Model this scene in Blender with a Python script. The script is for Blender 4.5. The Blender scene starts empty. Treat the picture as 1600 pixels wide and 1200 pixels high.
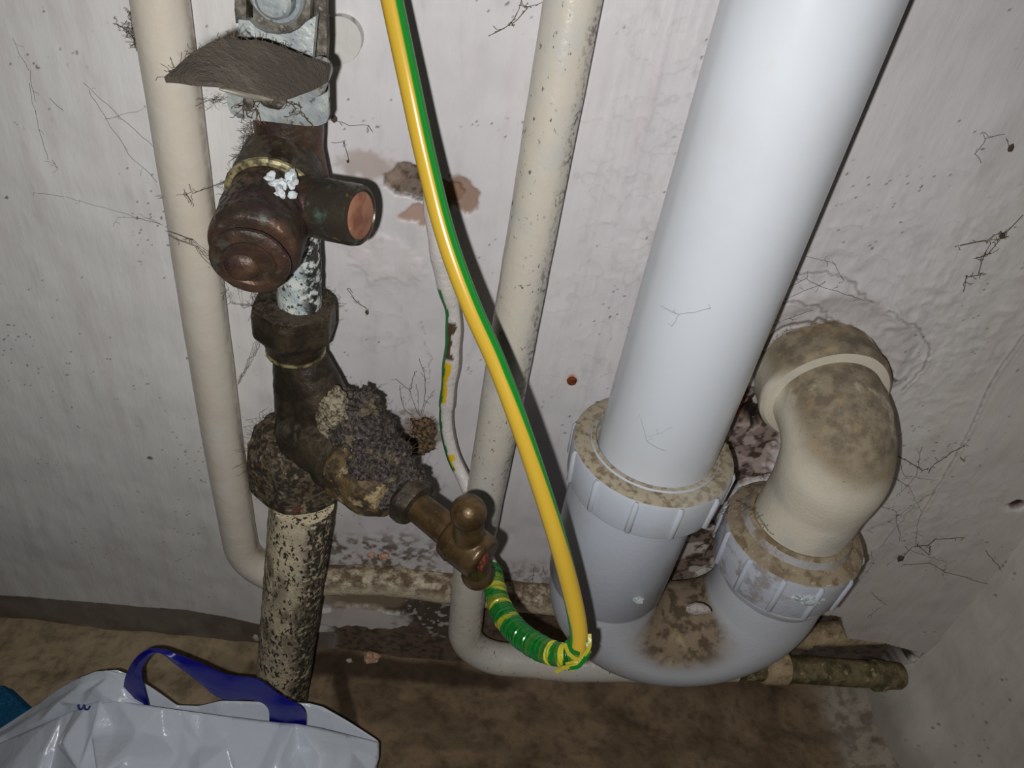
import bpy, bmesh, math, random
import numpy as np
from mathutils import Vector, Matrix
# ------------------------------------------------------------------ camera, world, flash, exposure
MM = 0.001
F = 1200.0; D = 220.0                       # focal length in pixels of a 1600 wide frame; lens to wall distance (mm)
def _frame(vx=-260, vy=1500, slope=.10):    # camera axes solved from the vanishing point of the vertical pipes
    d = np.array([vx, vy, F]); d /= np.linalg.norm(d)
    k = 350/F; c = -(d[0]+slope*d[1])/(k*d[1]+d[2])
    x = np.array([1, slope+k*c, c]); x /= np.linalg.norm(x)
    return np.stack([x, np.cross(x, d), -d])
R = _frame()
scene = bpy.context.scene
COL = scene.collection
cam_data = bpy.data.cameras.new('camera'); cam = bpy.data.objects.new('camera', cam_data); COL.objects.link(cam)
cam_data.sensor_width = 36; cam_data.lens = 36*F/1600; cam_data.clip_start = .005; cam_data.clip_end = 20
m4 = Matrix.Identity(4)
for i in range(3):
    m4[i][0] = R[i][0]; m4[i][1] = -R[i][1]; m4[i][2] = -R[i][2]
m4.translation = Vector((0, -D*MM, 0)); cam.matrix_world = m4
scene.camera = cam
world = bpy.data.worlds.new('world'); scene.world = world; world.use_nodes = True
world.node_tree.nodes['Background'].inputs[0].default_value = (1, .93, .84, 1)
world.node_tree.nodes['Background'].inputs[1].default_value = .004
flash_data = bpy.data.lights.new('phone_flash', 'SPOT'); flash_data.energy = 1.62; flash_data.spot_size = math.radians(130); flash_data.spot_blend = .8; flash_data.shadow_soft_size = .0016
flash_data.color = (1, .985, .97)
flash = bpy.data.objects.new('phone_flash', flash_data); COL.objects.link(flash)
flash.rotation_euler = m4.to_euler()
flash.location = Vector(tuple((np.array([0, -D, 0]) + R@np.array([-9.0, 5.5, 0]))*MM))
vs = scene.view_settings
vs.view_transform = 'Standard'; vs.look = 'None'; vs.gamma = 1; vs.use_curve_mapping = False; vs.exposure = 0.0
scene.display_settings.display_device = 'sRGB'

# ------------------------------------------------------------------ measuring helpers (all millimetres)
def ray(px, py): return R@np.array([px-800, py-600, F])
def P(px, py, off):                        # point at distance off in front of the back wall
    r = ray(px, py); return np.array([0, -D, 0]) + (D-off)/r[1]*r
def PD(px, py, dep): return np.array([0, -D, 0]) + dep/F*ray(px, py)
def PZ(px, py, z):
    r = ray(px, py); return np.array([0, -D, 0]) + z/r[2]*r
def PX(px, py, x):
    r = ray(px, py); return np.array([0, -D, 0]) + x/r[0]*r
def V(*a): return np.array(a, float)
def unit(v): v = np.asarray(v, float); return v/np.linalg.norm(v)
rng = np.random.default_rng(7); random.seed(7)
def hsh(i, j, k, s):
    n = (i*374761393 + j*668265263 + k*2147483647 + s*974634777) & 0xffffffff
    n = ((n ^ (n >> 13))*1274126177) & 0xffffffff
    return ((n ^ (n >> 16)) & 0xffff)/65535.0
def vn(p, s=0):                            # value noise, p (...,3) -> 0..1
    p = np.asarray(p, float); i = np.floor(p).astype(np.int64); f = p-i; f = f*f*(3-2*f)
    r = 0
    for a in (0, 1):
        for b in (0, 1):
            for c in (0, 1):
                w = (f[..., 0] if a else 1-f[..., 0])*(f[..., 1] if b else 1-f[..., 1])*(f[..., 2] if c else 1-f[..., 2])
                r = r + w*hsh(i[..., 0]+a, i[..., 1]+b, i[..., 2]+c, s)
    return r
def fb(p, o=4, s=0):
    p = np.asarray(p, float); r = 0; a = .5; t = 0
    for k in range(o): r = r + a*vn(p*2**k, s+k); t += a; a *= .5
    return r/t
def ss(a, b, x):
    t = np.clip((x-a)/(b-a), 0, 1); return t*t*(3-2*t)
def lin(*c): return tuple((v/255/12.92 if v/255 <= .04045 else ((v/255+.055)/1.055)**2.4) for v in c)
def spl(pts, n):                           # Catmull-Rom through points (any dimension)
    P_ = np.array(pts, float); Q = np.vstack([2*P_[0]-P_[1], P_, 2*P_[-1]-P_[-2]]); m = len(P_)-1; out = []
    for k in range(n):
        t = k/(n-1)*m; i = min(int(t), m-1); t -= i; a, b, c, d = Q[i], Q[i+1], Q[i+2], Q[i+3]
        out.append(.5*((2*b)+(c-a)*t+(2*a-5*b+4*c-d)*t*t+(-a+3*b-3*c+d)*t**3))
    return np.array(out)

# ------------------------------------------------------------------ materials
MATS = {}
def mat(name, base=(.5, .5, .5), rough=.5, metal=0, layers=(), bump=(), attr=False, spec=.5, coat=0, back=0):
    m = bpy.data.materials.new(name); m.use_nodes = True; nt = m.node_tree; N = nt.nodes; L = nt.links
    bs = N['Principled BSDF']; tc = N.new('ShaderNodeTexCoord')
    def mp(st):
        q = N.new('ShaderNodeMapping'); q.inputs['Scale'].default_value = tuple(1000*s for s in st)
        L.new(tc.outputs['Object'], q.inputs[0]); return q.outputs[0]
    if attr:
        a = N.new('ShaderNodeAttribute'); a.attribute_name = 'Col'; cur = a.outputs['Color']
    else:
        a = N.new('ShaderNodeRGB'); a.outputs[0].default_value = (*base, 1); cur = a.outputs[0]
    rg = None
    def math_(op, x, y):
        q = N.new('ShaderNodeMath'); q.operation = op
        for i, v in enumerate((x, y)):
            if isinstance(v, (int, float)): q.inputs[i].default_value = v
            else: L.new(v, q.inputs[i])
        return q.outputs[0]
    def mr(v, lo, hi):
        q = N.new('ShaderNodeMapRange'); q.interpolation_type = 'SMOOTHSTEP'; L.new(v, q.inputs[0])
        q.inputs[1].default_value = lo; q.inputs[2].default_value = hi; return q.outputs[0]
    bh = None
    for l in layers:
        if l.get('vor'):
            t = N.new('ShaderNodeTexVoronoi'); t.inputs['Scale'].default_value = l['s']; L.new(mp(l.get('st', (1, 1, 1))), t.inputs['Vector']); v = t.outputs['Distance']
        else:
            t = N.new('ShaderNodeTexNoise'); t.inputs['Scale'].default_value = l['s']; t.inputs['Detail'].default_value = l.get('d', 5); t.inputs['Roughness'].default_value = l.get('r', .6)
            L.new(mp(l.get('st', (1, 1, 1))), t.inputs['Vector']); v = t.outputs['Fac']
        k = mr(v, l['lo'], l['hi'])
        if 'up' in l or 'dir' in l:
            g = N.new('ShaderNodeNewGeometry'); dp = N.new('ShaderNodeVectorMath'); dp.operation = 'DOT_PRODUCT'
            L.new(g.outputs['Normal'], dp.inputs[0]); dp.inputs[1].default_value = l.get('dir', (0, 0, 1))
            u = l['up']; k = math_('MULTIPLY', k, mr(dp.outputs['Value'], u[0], u[1]))
        if 's2' in l:
            t2 = N.new('ShaderNodeTexNoise'); t2.inputs['Scale'].default_value = l['s2'][0]; L.new(mp((1, 1, 1)), t2.inputs['Vector'])
            k = math_('MULTIPLY', k, mr(t2.outputs['Fac'], l['s2'][1], l['s2'][2]))
        k = math_('MULTIPLY', k, l.get('amt', 1.0))
        mx = N.new('ShaderNodeMix'); mx.data_type = 'RGBA'; L.new(k, mx.inputs[0]); L.new(cur, mx.inputs[6]); mx.inputs[7].default_value = (*l['c'], 1); cur = mx.outputs[2]
        if 'ro' in l:
            if rg is None:
                q = N.new('ShaderNodeValue'); q.outputs[0].default_value = rough; rg = q.outputs[0]
            mf = N.new('ShaderNodeMix'); L.new(k, mf.inputs[0]); L.new(rg, mf.inputs[2]); mf.inputs[3].default_value = l['ro']; rg = mf.outputs[0]
        if 'h' in l:
            z = math_('MULTIPLY', k, l['h']); bh = z if bh is None else math_('ADD', bh, z)
    for s, h, st in bump:
        t = N.new('ShaderNodeTexNoise'); t.inputs['Scale'].default_value = s; t.inputs['Detail'].default_value = 4; L.new(mp(st), t.inputs['Vector'])
        z = math_('MULTIPLY', t.outputs['Fac'], h); bh = z if bh is None else math_('ADD', bh, z)
    if bh is not None:
        b = N.new('ShaderNodeBump'); b.inputs['Distance'].default_value = MM; b.inputs['Strength'].default_value = 1; L.new(bh, b.inputs['Height']); L.new(b.outputs[0], bs.inputs['Normal'])
    L.new(cur, bs.inputs['Base Color'])
    if rg is not None: L.new(rg, bs.inputs['Roughness'])
    else: bs.inputs['Roughness'].default_value = rough
    bs.inputs['Metallic'].default_value = metal; bs.inputs['Specular IOR Level'].default_value = spec; bs.inputs['Coat Weight'].default_value = coat
    MATS[name] = m; return m
I3 = (1, 1, 1)
DUST = lin(128, 116, 100)
DK = lin(34, 28, 22)
mat('wall', attr=True, rough=.42, spec=.35, layers=[
    dict(c=lin(160, 152, 148), s=.12, lo=.5, hi=.8, amt=.3, st=(1, 1, .35)),
    dict(c=DK, s=.7, lo=.76, hi=.80, amt=.6, s2=(.05, .5, .6), d=4)],
    bump=[(.12, .45, (1, 1, .35)), (.5, .10, (1.6, 1, .3))])
mat('bare_floor', attr=True, rough=.85, spec=.2, bump=[(.3, .5, I3), (1.2, .12, I3)], layers=[dict(c=lin(54, 43, 32), s=.1, lo=.45, hi=.75, amt=.5), dict(c=lin(140, 124, 100), s=.8, lo=.68, hi=.78, amt=.3)])
mat('cream_paint', lin(220, 211, 196), .3, layers=[
    dict(c=lin(212, 200, 184), s=.05, lo=.4, hi=.7, amt=.7),
    dict(c=lin(214, 213, 208), s=.04, lo=.5, hi=.7, amt=.5),
    dict(c=lin(90, 74, 56), s=.9, lo=.68, hi=.78, amt=.55, ro=.8, s2=(.03, .5, .62)),
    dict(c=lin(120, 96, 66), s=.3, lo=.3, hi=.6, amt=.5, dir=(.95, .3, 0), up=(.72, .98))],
    bump=[(.12, .5, I3), (.8, .06, I3)])
mat('cream_speckled', lin(208, 201, 187), .3, layers=[
    dict(c=lin(198, 197, 192), s=.05, lo=.45, hi=.65, amt=.7),
    dict(c=lin(60, 46, 32), s=.75, lo=.63, hi=.68, amt=.85, ro=.85, st=(1, 1, .55), s2=(.06, .36, .56), h=-.15),
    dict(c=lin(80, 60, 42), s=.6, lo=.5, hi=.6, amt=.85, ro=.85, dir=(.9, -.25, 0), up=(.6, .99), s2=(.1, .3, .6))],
    bump=[(.12, .5, I3), (.8, .08, I3)])
mat('grimy_cream', lin(200, 186, 160), .45, layers=[
    dict(c=lin(96, 74, 50), s=.25, lo=.35, hi=.6, amt=.9, up=(-.1, .75), ro=.9),
    dict(c=lin(60, 46, 34), s=1.1, lo=.55, hi=.66, amt=.6, ro=.9, st=(.5, 1, 1)),
    dict(c=lin(214, 208, 196), s=.3, lo=.55, hi=.68, amt=.6, dir=(0, 0, -1), up=(-.4, .5))],
    bump=[(.3, .7, I3), (1.5, .25, I3)])
mat('tan_fitting', lin(186, 164, 130), .5, layers=[dict(c=lin(128, 106, 78), s=.1, lo=.42, hi=.62, amt=.8), dict(c=lin(70, 54, 40), s=.35, lo=.58, hi=.68, amt=.6), dict(c=lin(206, 190, 164), s=.18, lo=.56, hi=.64, amt=.6)], bump=[(.3, .5, I3)])
mat('mossy_pipe', lin(128, 114, 84), .6, layers=[dict(c=lin(70, 66, 40), s=.13, lo=.42, hi=.62, amt=.9), dict(c=lin(190, 176, 140), s=.2, lo=.57, hi=.66, amt=.7)], bump=[(.4, .8, I3)])
mat('pitted_iron', lin(218, 203, 170), .5, layers=[
    dict(c=lin(180, 168, 146), s=.08, lo=.4, hi=.7, amt=.8),
    dict(c=lin(26, 20, 15), s=.75, lo=.56, hi=.585, amt=.95, ro=.9, h=-1.0, st=(1, 1, .45), d=3),
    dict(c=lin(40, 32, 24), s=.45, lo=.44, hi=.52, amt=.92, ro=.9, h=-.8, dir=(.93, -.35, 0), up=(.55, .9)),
    dict(c=lin(62, 50, 36), s=.3, lo=.36, hi=.6, amt=.75, ro=.9, st=(1, 1, .3), s2=(.03, .45, .6)),
    dict(c=lin(20, 90, 170), s=.09, lo=.775, hi=.78, amt=1)],
    bump=[(.5, .5, I3)])
mat('white_plastic', lin(218, 223, 230), .22, layers=[
    dict(c=lin(222, 206, 176), s=.035, lo=.66, hi=.74, amt=.45),
    dict(c=lin(206, 208, 212), s=.02, lo=.4, hi=.7, amt=.5)], bump=[(.03, .25, I3)], spec=.5)
mat('trap_plastic', lin(206, 212, 224), .3, layers=[
    dict(c=lin(168, 156, 132), s=.5, lo=.1, hi=.36, amt=.95, up=(.3, .75), ro=.95),
    dict(c=lin(118, 100, 76), s=.35, lo=.46, hi=.62, amt=.85, up=(.35, .8), ro=.95),
    dict(c=lin(200, 200, 190), s=.03, lo=.5, hi=.66, amt=.4)], bump=[(.05, .3, I3), (1.2, .05, I3)])
mat('dirty_trap', lin(206, 210, 216), .35, layers=[
    dict(c=lin(132, 110, 80), s=.06, lo=.18, hi=.4, amt=.92, up=(.02, .5), ro=.9),
    dict(c=lin(70, 54, 38), s=.16, lo=.46, hi=.6, amt=.8, up=(.15, .55), ro=.9),
    dict(c=lin(196, 178, 140), s=.12, lo=.55, hi=.7, amt=.45, up=(.1, .5))], bump=[(.05, .3, I3), (1.0, .08, I3)])
mat('stained_trap', lin(200, 205, 216), .35, layers=[
    dict(c=lin(158, 142, 114), s=.3, lo=.2, hi=.42, amt=.95, up=(.15, .5), ro=.95),
    dict(c=lin(112, 94, 70), s=.22, lo=.45, hi=.6, amt=.85, up=(.2, .7), ro=.95),
    dict(c=lin(146, 128, 102), s=.12, lo=.3, hi=.55, amt=.8, dir=(.9, -.2, .2), up=(.3, .9), ro=.9),
    dict(c=lin(140, 124, 108), s=.16, lo=.46, hi=.62, amt=.7, dir=(-.9, -.2, .2), up=(.1, .8), ro=.9),
    dict(c=lin(222, 220, 214), s=.6, lo=.62, hi=.7, amt=.5)], bump=[(.1, .3, I3), (1.0, .12, I3)])
mat('elbow_paint', lin(224, 216, 198), .38, layers=[
    dict(c=lin(194, 194, 190), s=.03, lo=.45, hi=.6, amt=.5),
    dict(c=lin(158, 145, 122), s=.08, lo=.22, hi=.42, amt=1, up=(.05, .42), ro=.95),
    dict(c=lin(112, 101, 86), s=.16, lo=.38, hi=.62, amt=.85, up=(.3, .6), ro=.95),
    dict(c=lin(60, 52, 42), s=1.3, lo=.6, hi=.7, amt=.6, up=(.1, .4), ro=.95),
    dict(c=lin(176, 150, 110), s=.12, lo=.55, hi=.7, amt=.5, up=(.0, .5))], bump=[(.06, .5, I3), (.9, .12, I3)])
mat('old_brass', lin(84, 74, 58), .42, .45, layers=[
    dict(c=lin(50, 43, 34), s=.1, lo=.38, hi=.6, amt=.9, ro=.5),
    dict(c=lin(34, 29, 24), s=.5, lo=.5, hi=.68, amt=.7, ro=.85),
    dict(c=lin(92, 84, 72), s=.5, lo=.45, hi=.62, amt=.85, up=(.25, .8), ro=1),
    dict(c=lin(150, 136, 104), s=1.5, lo=.68, hi=.73, amt=.4)], bump=[(.5, .35, I3), (1.8, .1, I3)])
mat('dark_brass', lin(102, 82, 54), .32, .5, layers=[
    dict(c=lin(64, 50, 32), s=.15, lo=.4, hi=.62, amt=.8, ro=.4),
    dict(c=lin(180, 164, 130), s=1.8, lo=.64, hi=.7, amt=.35, ro=.7)], bump=[(.6, .12, I3)])
mat('rust', lin(128, 60, 26), .8, .1, layers=[dict(c=lin(66, 34, 20), s=.9, lo=.45, hi=.6)], bump=[(1, .4, I3)])
mat('crusty_brass', lin(104, 92, 72), .7, .25, layers=[
    dict(c=lin(40, 34, 28), s=.5, lo=.42, hi=.56, amt=.9, ro=.9),
    dict(c=lin(170, 158, 132), s=.35, lo=.55, hi=.66, amt=.7, ro=.95),
    dict(c=lin(120, 60, 40), s=.16, lo=.62, hi=.68, amt=.7)], bump=[(.5, .9, I3), (1.6, .4, I3)])
mat('old_copper', lin(92, 68, 52), .4, .3, layers=[
    dict(c=lin(54, 44, 36), s=.09, lo=.36, hi=.58, amt=.9, ro=.5),
    dict(c=lin(84, 92, 84), s=.16, lo=.54, hi=.66, amt=.6, ro=.6),
    dict(c=lin(62, 42, 50), s=.12, lo=.5, hi=.62, amt=.5),
    dict(c=lin(34, 30, 24), s=.7, lo=.45, hi=.62, amt=.85, up=(.2, .8), ro=.9),
    dict(c=lin(200, 190, 160), s=1.1, lo=.7, hi=.74, amt=.6)], bump=[(.3, .5, I3), (1.5, .12, I3)])
mat('patina_copper', lin(98, 66, 56), .34, .45, layers=[
    dict(c=lin(58, 58, 50), s=.1, lo=.36, hi=.52, amt=.85),
    dict(c=lin(84, 116, 104), s=.16, lo=.52, hi=.64, amt=.75, ro=.5),
    dict(c=lin(190, 160, 60), s=.3, lo=.62, hi=.68, amt=.7),
    dict(c=lin(40, 34, 28), s=.8, lo=.5, hi=.62, amt=.7, up=(.3, .9), ro=.9)], bump=[(.4, .3, I3)])
mat('copper_end', lin(176, 124, 98), .35, .3, layers=[dict(c=lin(126, 76, 62), s=.16, lo=.42, hi=.65, amt=.8), dict(c=lin(226, 200, 180), s=.9, lo=.64, hi=.7, amt=.5)], bump=[(.4, .15, I3)])
mat('brass_ring', lin(158, 148, 108), .5, .3, layers=[dict(c=lin(70, 62, 46), s=.5, lo=.4, hi=.6, amt=.9)], bump=[(.8, .2, I3)])
mat('galvanised', lin(182, 188, 186), .45, .45, layers=[
    dict(c=lin(140, 148, 154), s=.12, lo=.42, hi=.6, amt=.8),
    dict(c=lin(150, 140, 116), s=.4, lo=.56, hi=.68, amt=.75, ro=.8),
    dict(c=lin(60, 52, 42), s=.5, lo=.56, hi=.68, amt=.8, ro=.9)], bump=[(.5, .25, I3)])
mat('grimy_steel', lin(120, 116, 104), .6, .3, layers=[dict(c=lin(50, 44, 36), s=.25, lo=.38, hi=.6, amt=.9), dict(c=lin(160, 154, 138), s=.5, lo=.6, hi=.7, amt=.5)], bump=[(.5, .35, I3)])
mat('dusty_tag', lin(84, 76, 67), .85, .1, layers=[dict(c=lin(62, 56, 48), s=.12, lo=.4, hi=.62, amt=.85), dict(c=lin(140, 124, 100), s=1.2, lo=.64, hi=.72, amt=.6), dict(c=lin(120, 112, 100), s=.06, lo=.5, hi=.7, amt=.6)], bump=[(.6, .5, I3), (2, .3, I3)])
mat('glint_metal', lin(170, 164, 152), .32, .7, bump=[(.3, .2, I3)])
mat('chalky_white', lin(206, 214, 216), .85, 0, layers=[dict(c=lin(120, 124, 122), s=.6, lo=.45, hi=.65, amt=.7)], bump=[(1, .3, I3)])
mat('flaking_white', lin(206, 212, 206), .55, 0, layers=[
    dict(c=lin(150, 166, 172), s=.2, lo=.45, hi=.62, amt=.7),
    dict(c=lin(34, 28, 22), s=.7, lo=.56, hi=.62, amt=.9, ro=.9, h=-.3),
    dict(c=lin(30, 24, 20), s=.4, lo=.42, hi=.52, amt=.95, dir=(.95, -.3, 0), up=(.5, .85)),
    dict(c=lin(70, 110, 150), s=.16, lo=.62, hi=.7, amt=.5)], bump=[(.5, .5, I3)])
mat('lint', lin(92, 86, 82), 1, 0, spec=.1, layers=[
    dict(c=lin(46, 40, 38), s=.9, lo=.42, hi=.58, amt=.9),
    dict(c=lin(170, 164, 156), s=1.3, lo=.62, hi=.68, amt=.7),
    dict(c=lin(150, 136, 110), s=.2, lo=.55, hi=.65, amt=.5)], bump=[(1, .9, I3), (2.6, .5, I3)])
mat('pale_grit', lin(160, 150, 128), 1, 0, spec=.1, layers=[dict(c=lin(60, 52, 44), s=.8, lo=.46, hi=.6, amt=.85)], bump=[(1, .8, I3), (2.6, .4, I3)])
mat('ochre_crust', lin(112, 92, 60), .7, .2, layers=[dict(c=lin(58, 48, 36), s=.25, lo=.42, hi=.6, amt=.9), dict(c=lin(190, 170, 130), s=.2, lo=.55, hi=.62, amt=.7)], bump=[(.8, .6, I3)])
mat('cable_sheath', attr=True, rough=.24, spec=.5)
mat('cable_painted', attr=True, rough=.45, bump=[(.5, .5, I3), (1.8, .15, I3)])
mat('insulating_tape', attr=True, rough=.25, spec=.55, bump=[(.35, .35, (.5, .5, 1))], coat=.2)
mat('cobweb', lin(84, 74, 62), 1, 0, spec=.1)
mat('pale_cobweb', lin(150, 146, 138), 1, 0, spec=.1)
mat('nest', lin(132, 108, 86), 1, 0, spec=.1, layers=[dict(c=lin(50, 38, 28), s=.7, lo=.42, hi=.6, amt=.9)], bump=[(1, .9, I3)])
mat('bag_white', lin(210, 217, 228), .25, 0, spec=.6, bump=[(.08, .9, I3), (.3, .15, I3)], coat=.15)
mat('bag_blue', lin(18, 20, 130), .3, 0, bump=[(.1, .5, I3)])
mat('ink_blue', lin(30, 50, 130), .4)
mat('towel', lin(32, 88, 126), 1, 0, spec=.1, layers=[dict(c=lin(52, 118, 152), s=.8, lo=.5, hi=.65, amt=.6)], bump=[(1.2, 1.2, I3)])
mat('brick_chip', lin(196, 150, 124), .9, 0, layers=[dict(c=lin(220, 206, 194), s=.4, lo=.5, hi=.6, amt=.8)], bump=[(.8, .5, I3)])
mat('plaster_chip', lin(184, 175, 168), .8, 0, layers=[dict(c=lin(120, 108, 90), s=.5, lo=.55, hi=.68, amt=.7)], bump=[(.8, .5, I3)])
mat('wall_tab_paint', lin(206, 204, 198), .4, layers=[dict(c=lin(90, 84, 70), s=.5, lo=.5, hi=.6, amt=.8, dir=(0, 0, 1), up=(.3, .9))], bump=[(.3, .3, I3)])

# ------------------------------------------------------------------ mesh and object helpers
ORG = {}
class MB:
    def __init__(s): s.v = []; s.f = []; s.c = []; s.n = 0; s.hasc = False
    def add(s, v, f, c=None):
        v = np.asarray(v, float).reshape(-1, 3); s.v.append(v); s.f += [tuple(int(i)+s.n for i in q) for q in f]; s.n += len(v)
        if c is not None: s.hasc = True; s.c.append(np.asarray(c, float).reshape(-1, 3))
        else: s.c.append(np.ones((len(v), 3)))
        return s
    def tube(s, path, rad, n=24, caps=True, ref=None, col=None, disp=None, round_=False):
        path = np.asarray(path, float); m = len(path); rad = np.ones(m)*rad if np.isscalar(rad) else np.asarray(rad, float)
        T = np.gradient(path, axis=0); T /= np.linalg.norm(T, axis=1)[:, None]+1e-12
        ref = unit(ref if ref is not None else (R[:, 2] if abs(T[0]@R[:, 2]) < .9 else V(1, 0, 0)))
        vs_ = []; cs = []; u = None
        for i in range(m):
            if u is None: u = ref-T[i]*(ref@T[i])
            else:
                u = (ref-T[i]*(ref@T[i])) if abs(ref@T[i]) < .95 else u-T[i]*(u@T[i])
            u = unit(u); w = np.cross(T[i], u)
            th = np.arange(n)/n*2*math.pi
            vs_.append(path[i]+rad[i]*(np.cos(th)[:, None]*u+np.sin(th)[:, None]*w))
            if col: cs.append([col(i/(m-1), t) for t in th])
        vv = np.concatenate(vs_); f = [(i*n+j, i*n+(j+1) % n, (i+1)*n+(j+1) % n, (i+1)*n+j) for i in range(m-1) for j in range(n)]
        if disp: 
            cc = np.repeat(path, n, axis=0); dn = vv-cc; ln = np.linalg.norm(dn, axis=1)[:, None]+1e-9
            vv = vv+dn/ln*disp(vv)[:, None]
        if caps: f += [tuple(range(n-1, -1, -1)), tuple((m-1)*n+j for j in range(n))]
        return s.add(vv, f, np.concatenate(cs) if col else None)
    def lathe(s, p0, axis, prof, n=48, seg=None, disp=None, hexr=None):   # prof: (distance along axis, radius)
        p0 = np.asarray(p0, float); a = unit(axis); ref = V(0, 0, 1) if abs(a[2]) < .9 else V(0, -1, 0)
        u = unit(ref-a*(ref@a)); w = np.cross(a, u); th = np.arange(n)/n*2*math.pi; vs_ = []
        for t, r in prof:
            rr = np.full(n, float(r))
            if hexr: rr = np.minimum(rr, hexr/np.cos((th+hexr*0) % (math.pi/3)-math.pi/6))
            vs_.append(p0+a*t+rr[:, None]*(np.cos(th)[:, None]*u+np.sin(th)[:, None]*w))
        vv = np.concatenate(vs_); m = len(prof)
        if disp: 
            c = p0+np.outer((vv-p0)@a, a); dn = vv-c; vv = vv+dn/(np.linalg.norm(dn, axis=1)[:, None]+1e-9)*disp(vv)[:, None]
        f = [(i*n+j, i*n+(j+1) % n, (i+1)*n+(j+1) % n, (i+1)*n+j) for i in range(m-1) for j in range(n)]
        f += [tuple(range(n-1, -1, -1)), tuple((m-1)*n+j for j in range(n))]
        return s.add(vv, f)
    def strand(s, path, r=.12, n=3): return s.tube(path, r, n, caps=True)
    def poly(s, pts, nrm, th):               # flat outline given thickness th along nrm
        p = np.asarray(pts, float); n = len(p); q = p+unit(nrm)*th
        return s.add(np.vstack([p, q]), [tuple(range(n)), tuple(range(2*n-1, n-1, -1))]+[(i, i+n, (i+1) % n+n, (i+1) % n) for i in range(n)])
    def blob(s, c, rad, amp=.25, fr=.5, seed=0, sub=2, flat=1):
        bm = bmesh.new(); bmesh.ops.create_icosphere(bm, subdivisions=sub, radius=1); v = np.array([q.co[:] for q in bm.verts]); f = [[q.index for q in g.verts] for g in bm.faces]; bm.free()
        k = 1+amp*2*(fb(v*fr*3+seed*7.3, 3, seed)-.5); v = v*k[:, None]
        return s.add(np.asarray(c)+v*np.asarray(rad), f)
    def grid(s, G, col=None, closed=False):  # G (r,c,3)
        r, c, _ = G.shape
        return s.add(G.reshape(-1, 3), [(i*c+j, i*c+j+1, (i+1)*c+j+1, (i+1)*c+j) for i in range(r-1) for j in range(c-1)], None if col is None else col.reshape(-1, 3))
    def mesh(s, name, origin, material, sharp=35, smooth=True):
        me = bpy.data.meshes.new(name); v = (np.concatenate(s.v)-np.asarray(origin))*MM
        me.from_pydata(v.tolist(), [], s.f); me.validate()
        if s.hasc:
            a = me.color_attributes.new('Col', 'FLOAT_COLOR', 'POINT'); c = np.concatenate(s.c); c = np.hstack([c, np.ones((len(c), 1))]); a.data.foreach_set('color', c.astype(np.float32).ravel())
        if smooth:
            me.polygons.foreach_set('use_smooth', [True]*len(me.polygons)); me.set_sharp_from_angle(angle=math.radians(sharp))
        bm = bmesh.new(); bm.from_mesh(me); bmesh.ops.recalc_face_normals(bm, faces=bm.faces) if s.closed_ else None; bm.to_mesh(me); bm.free()
        if isinstance(material, str): material = MATS[material]
        me.materials.append(material); return me
    closed_ = True
    def build(s, name, material, parent=None, origin=None, **k):
        po = ORG[parent.name] if parent else V(0, 0, 0)
        og = np.asarray(origin, float) if origin is not None else (po if parent else np.concatenate(s.v).mean(0))
        me = s.mesh(name, og, material, **k); o = bpy.data.objects.new(name, me); COL.objects.link(o)
        if parent: o.parent = parent
        o.location = Vector(tuple((og-po)*MM)); ORG[o.name] = og; return o
def thing(name, label, cat, loc, group=None):
    o = bpy.data.objects.new(name, None); COL.objects.link(o); o.empty_display_size = .01; o.location = Vector(tuple(np.asarray(loc)*MM)); ORG[o.name] = np.asarray(loc, float)
    return tag(o, label, cat, group)
def tag(o, label=None, cat=None, group=None, kind=None):
    if label: o['label'] = label
    if cat: o['category'] = cat
    if group: o['group'] = group
    if kind: o['kind'] = kind
    return o
def fuse(mb, voxel=.7, smooth=4, disp=None):    # weld overlapping solids of one casting into one skin
    me = bpy.data.meshes.new('casting'); me.from_pydata((np.concatenate(mb.v)).tolist(), [], mb.f)
    bm = bmesh.new(); bm.from_mesh(me); bmesh.ops.recalc_face_normals(bm, faces=bm.faces); bm.to_mesh(me); bm.free()
    o = bpy.data.objects.new('casting', me); COL.objects.link(o)
    md = o.modifiers.new('r', 'REMESH'); md.mode = 'VOXEL'; md.voxel_size = voxel
    md = o.modifiers.new('s', 'SMOOTH'); md.iterations = smooth; md.factor = .5
    dg = bpy.context.evaluated_depsgraph_get(); dg.update(); ev = o.evaluated_get(dg); m2 = bpy.data.meshes.new_from_object(ev)
    v = np.empty(len(m2.vertices)*3); m2.vertices.foreach_get('co', v); v = v.reshape(-1, 3)
    nn = np.empty(len(m2.vertices)*3); m2.vertices.foreach_get('normal', nn); nn = nn.reshape(-1, 3)
    if disp: v = v+nn*disp(v, nn)[:, None]
    out = MB(); out.add(v, [tuple(p.vertices) for p in m2.polygons]); out.nor = nn
    bpy.data.objects.remove(o); bpy.data.meshes.remove(me); bpy.data.meshes.remove(m2); return out
def fibres(name, src, count, length, parent, material='cobweb', r=.07, pick=None, seed=3):
    g = np.random.default_rng(seed); v = np.concatenate(src.v); nn = src.nor; idx = np.arange(len(v))
    if pick is not None: idx = idx[pick(v, nn)]
    mb = MB()
    for i in g.choice(idx, count):
        p = v[i]; d = unit(nn[i]+g.normal(size=3)*.7); pts = [p-nn[i]*.2]; L = length*g.uniform(.4, 1.3)
        for k in range(5): d = unit(d+g.normal(size=3)*.45); pts.append(pts[-1]+d*L/5)
        mb.strand(pts, r)
    return tag(mb.build(name, material, parent), kind='stuff')

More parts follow.
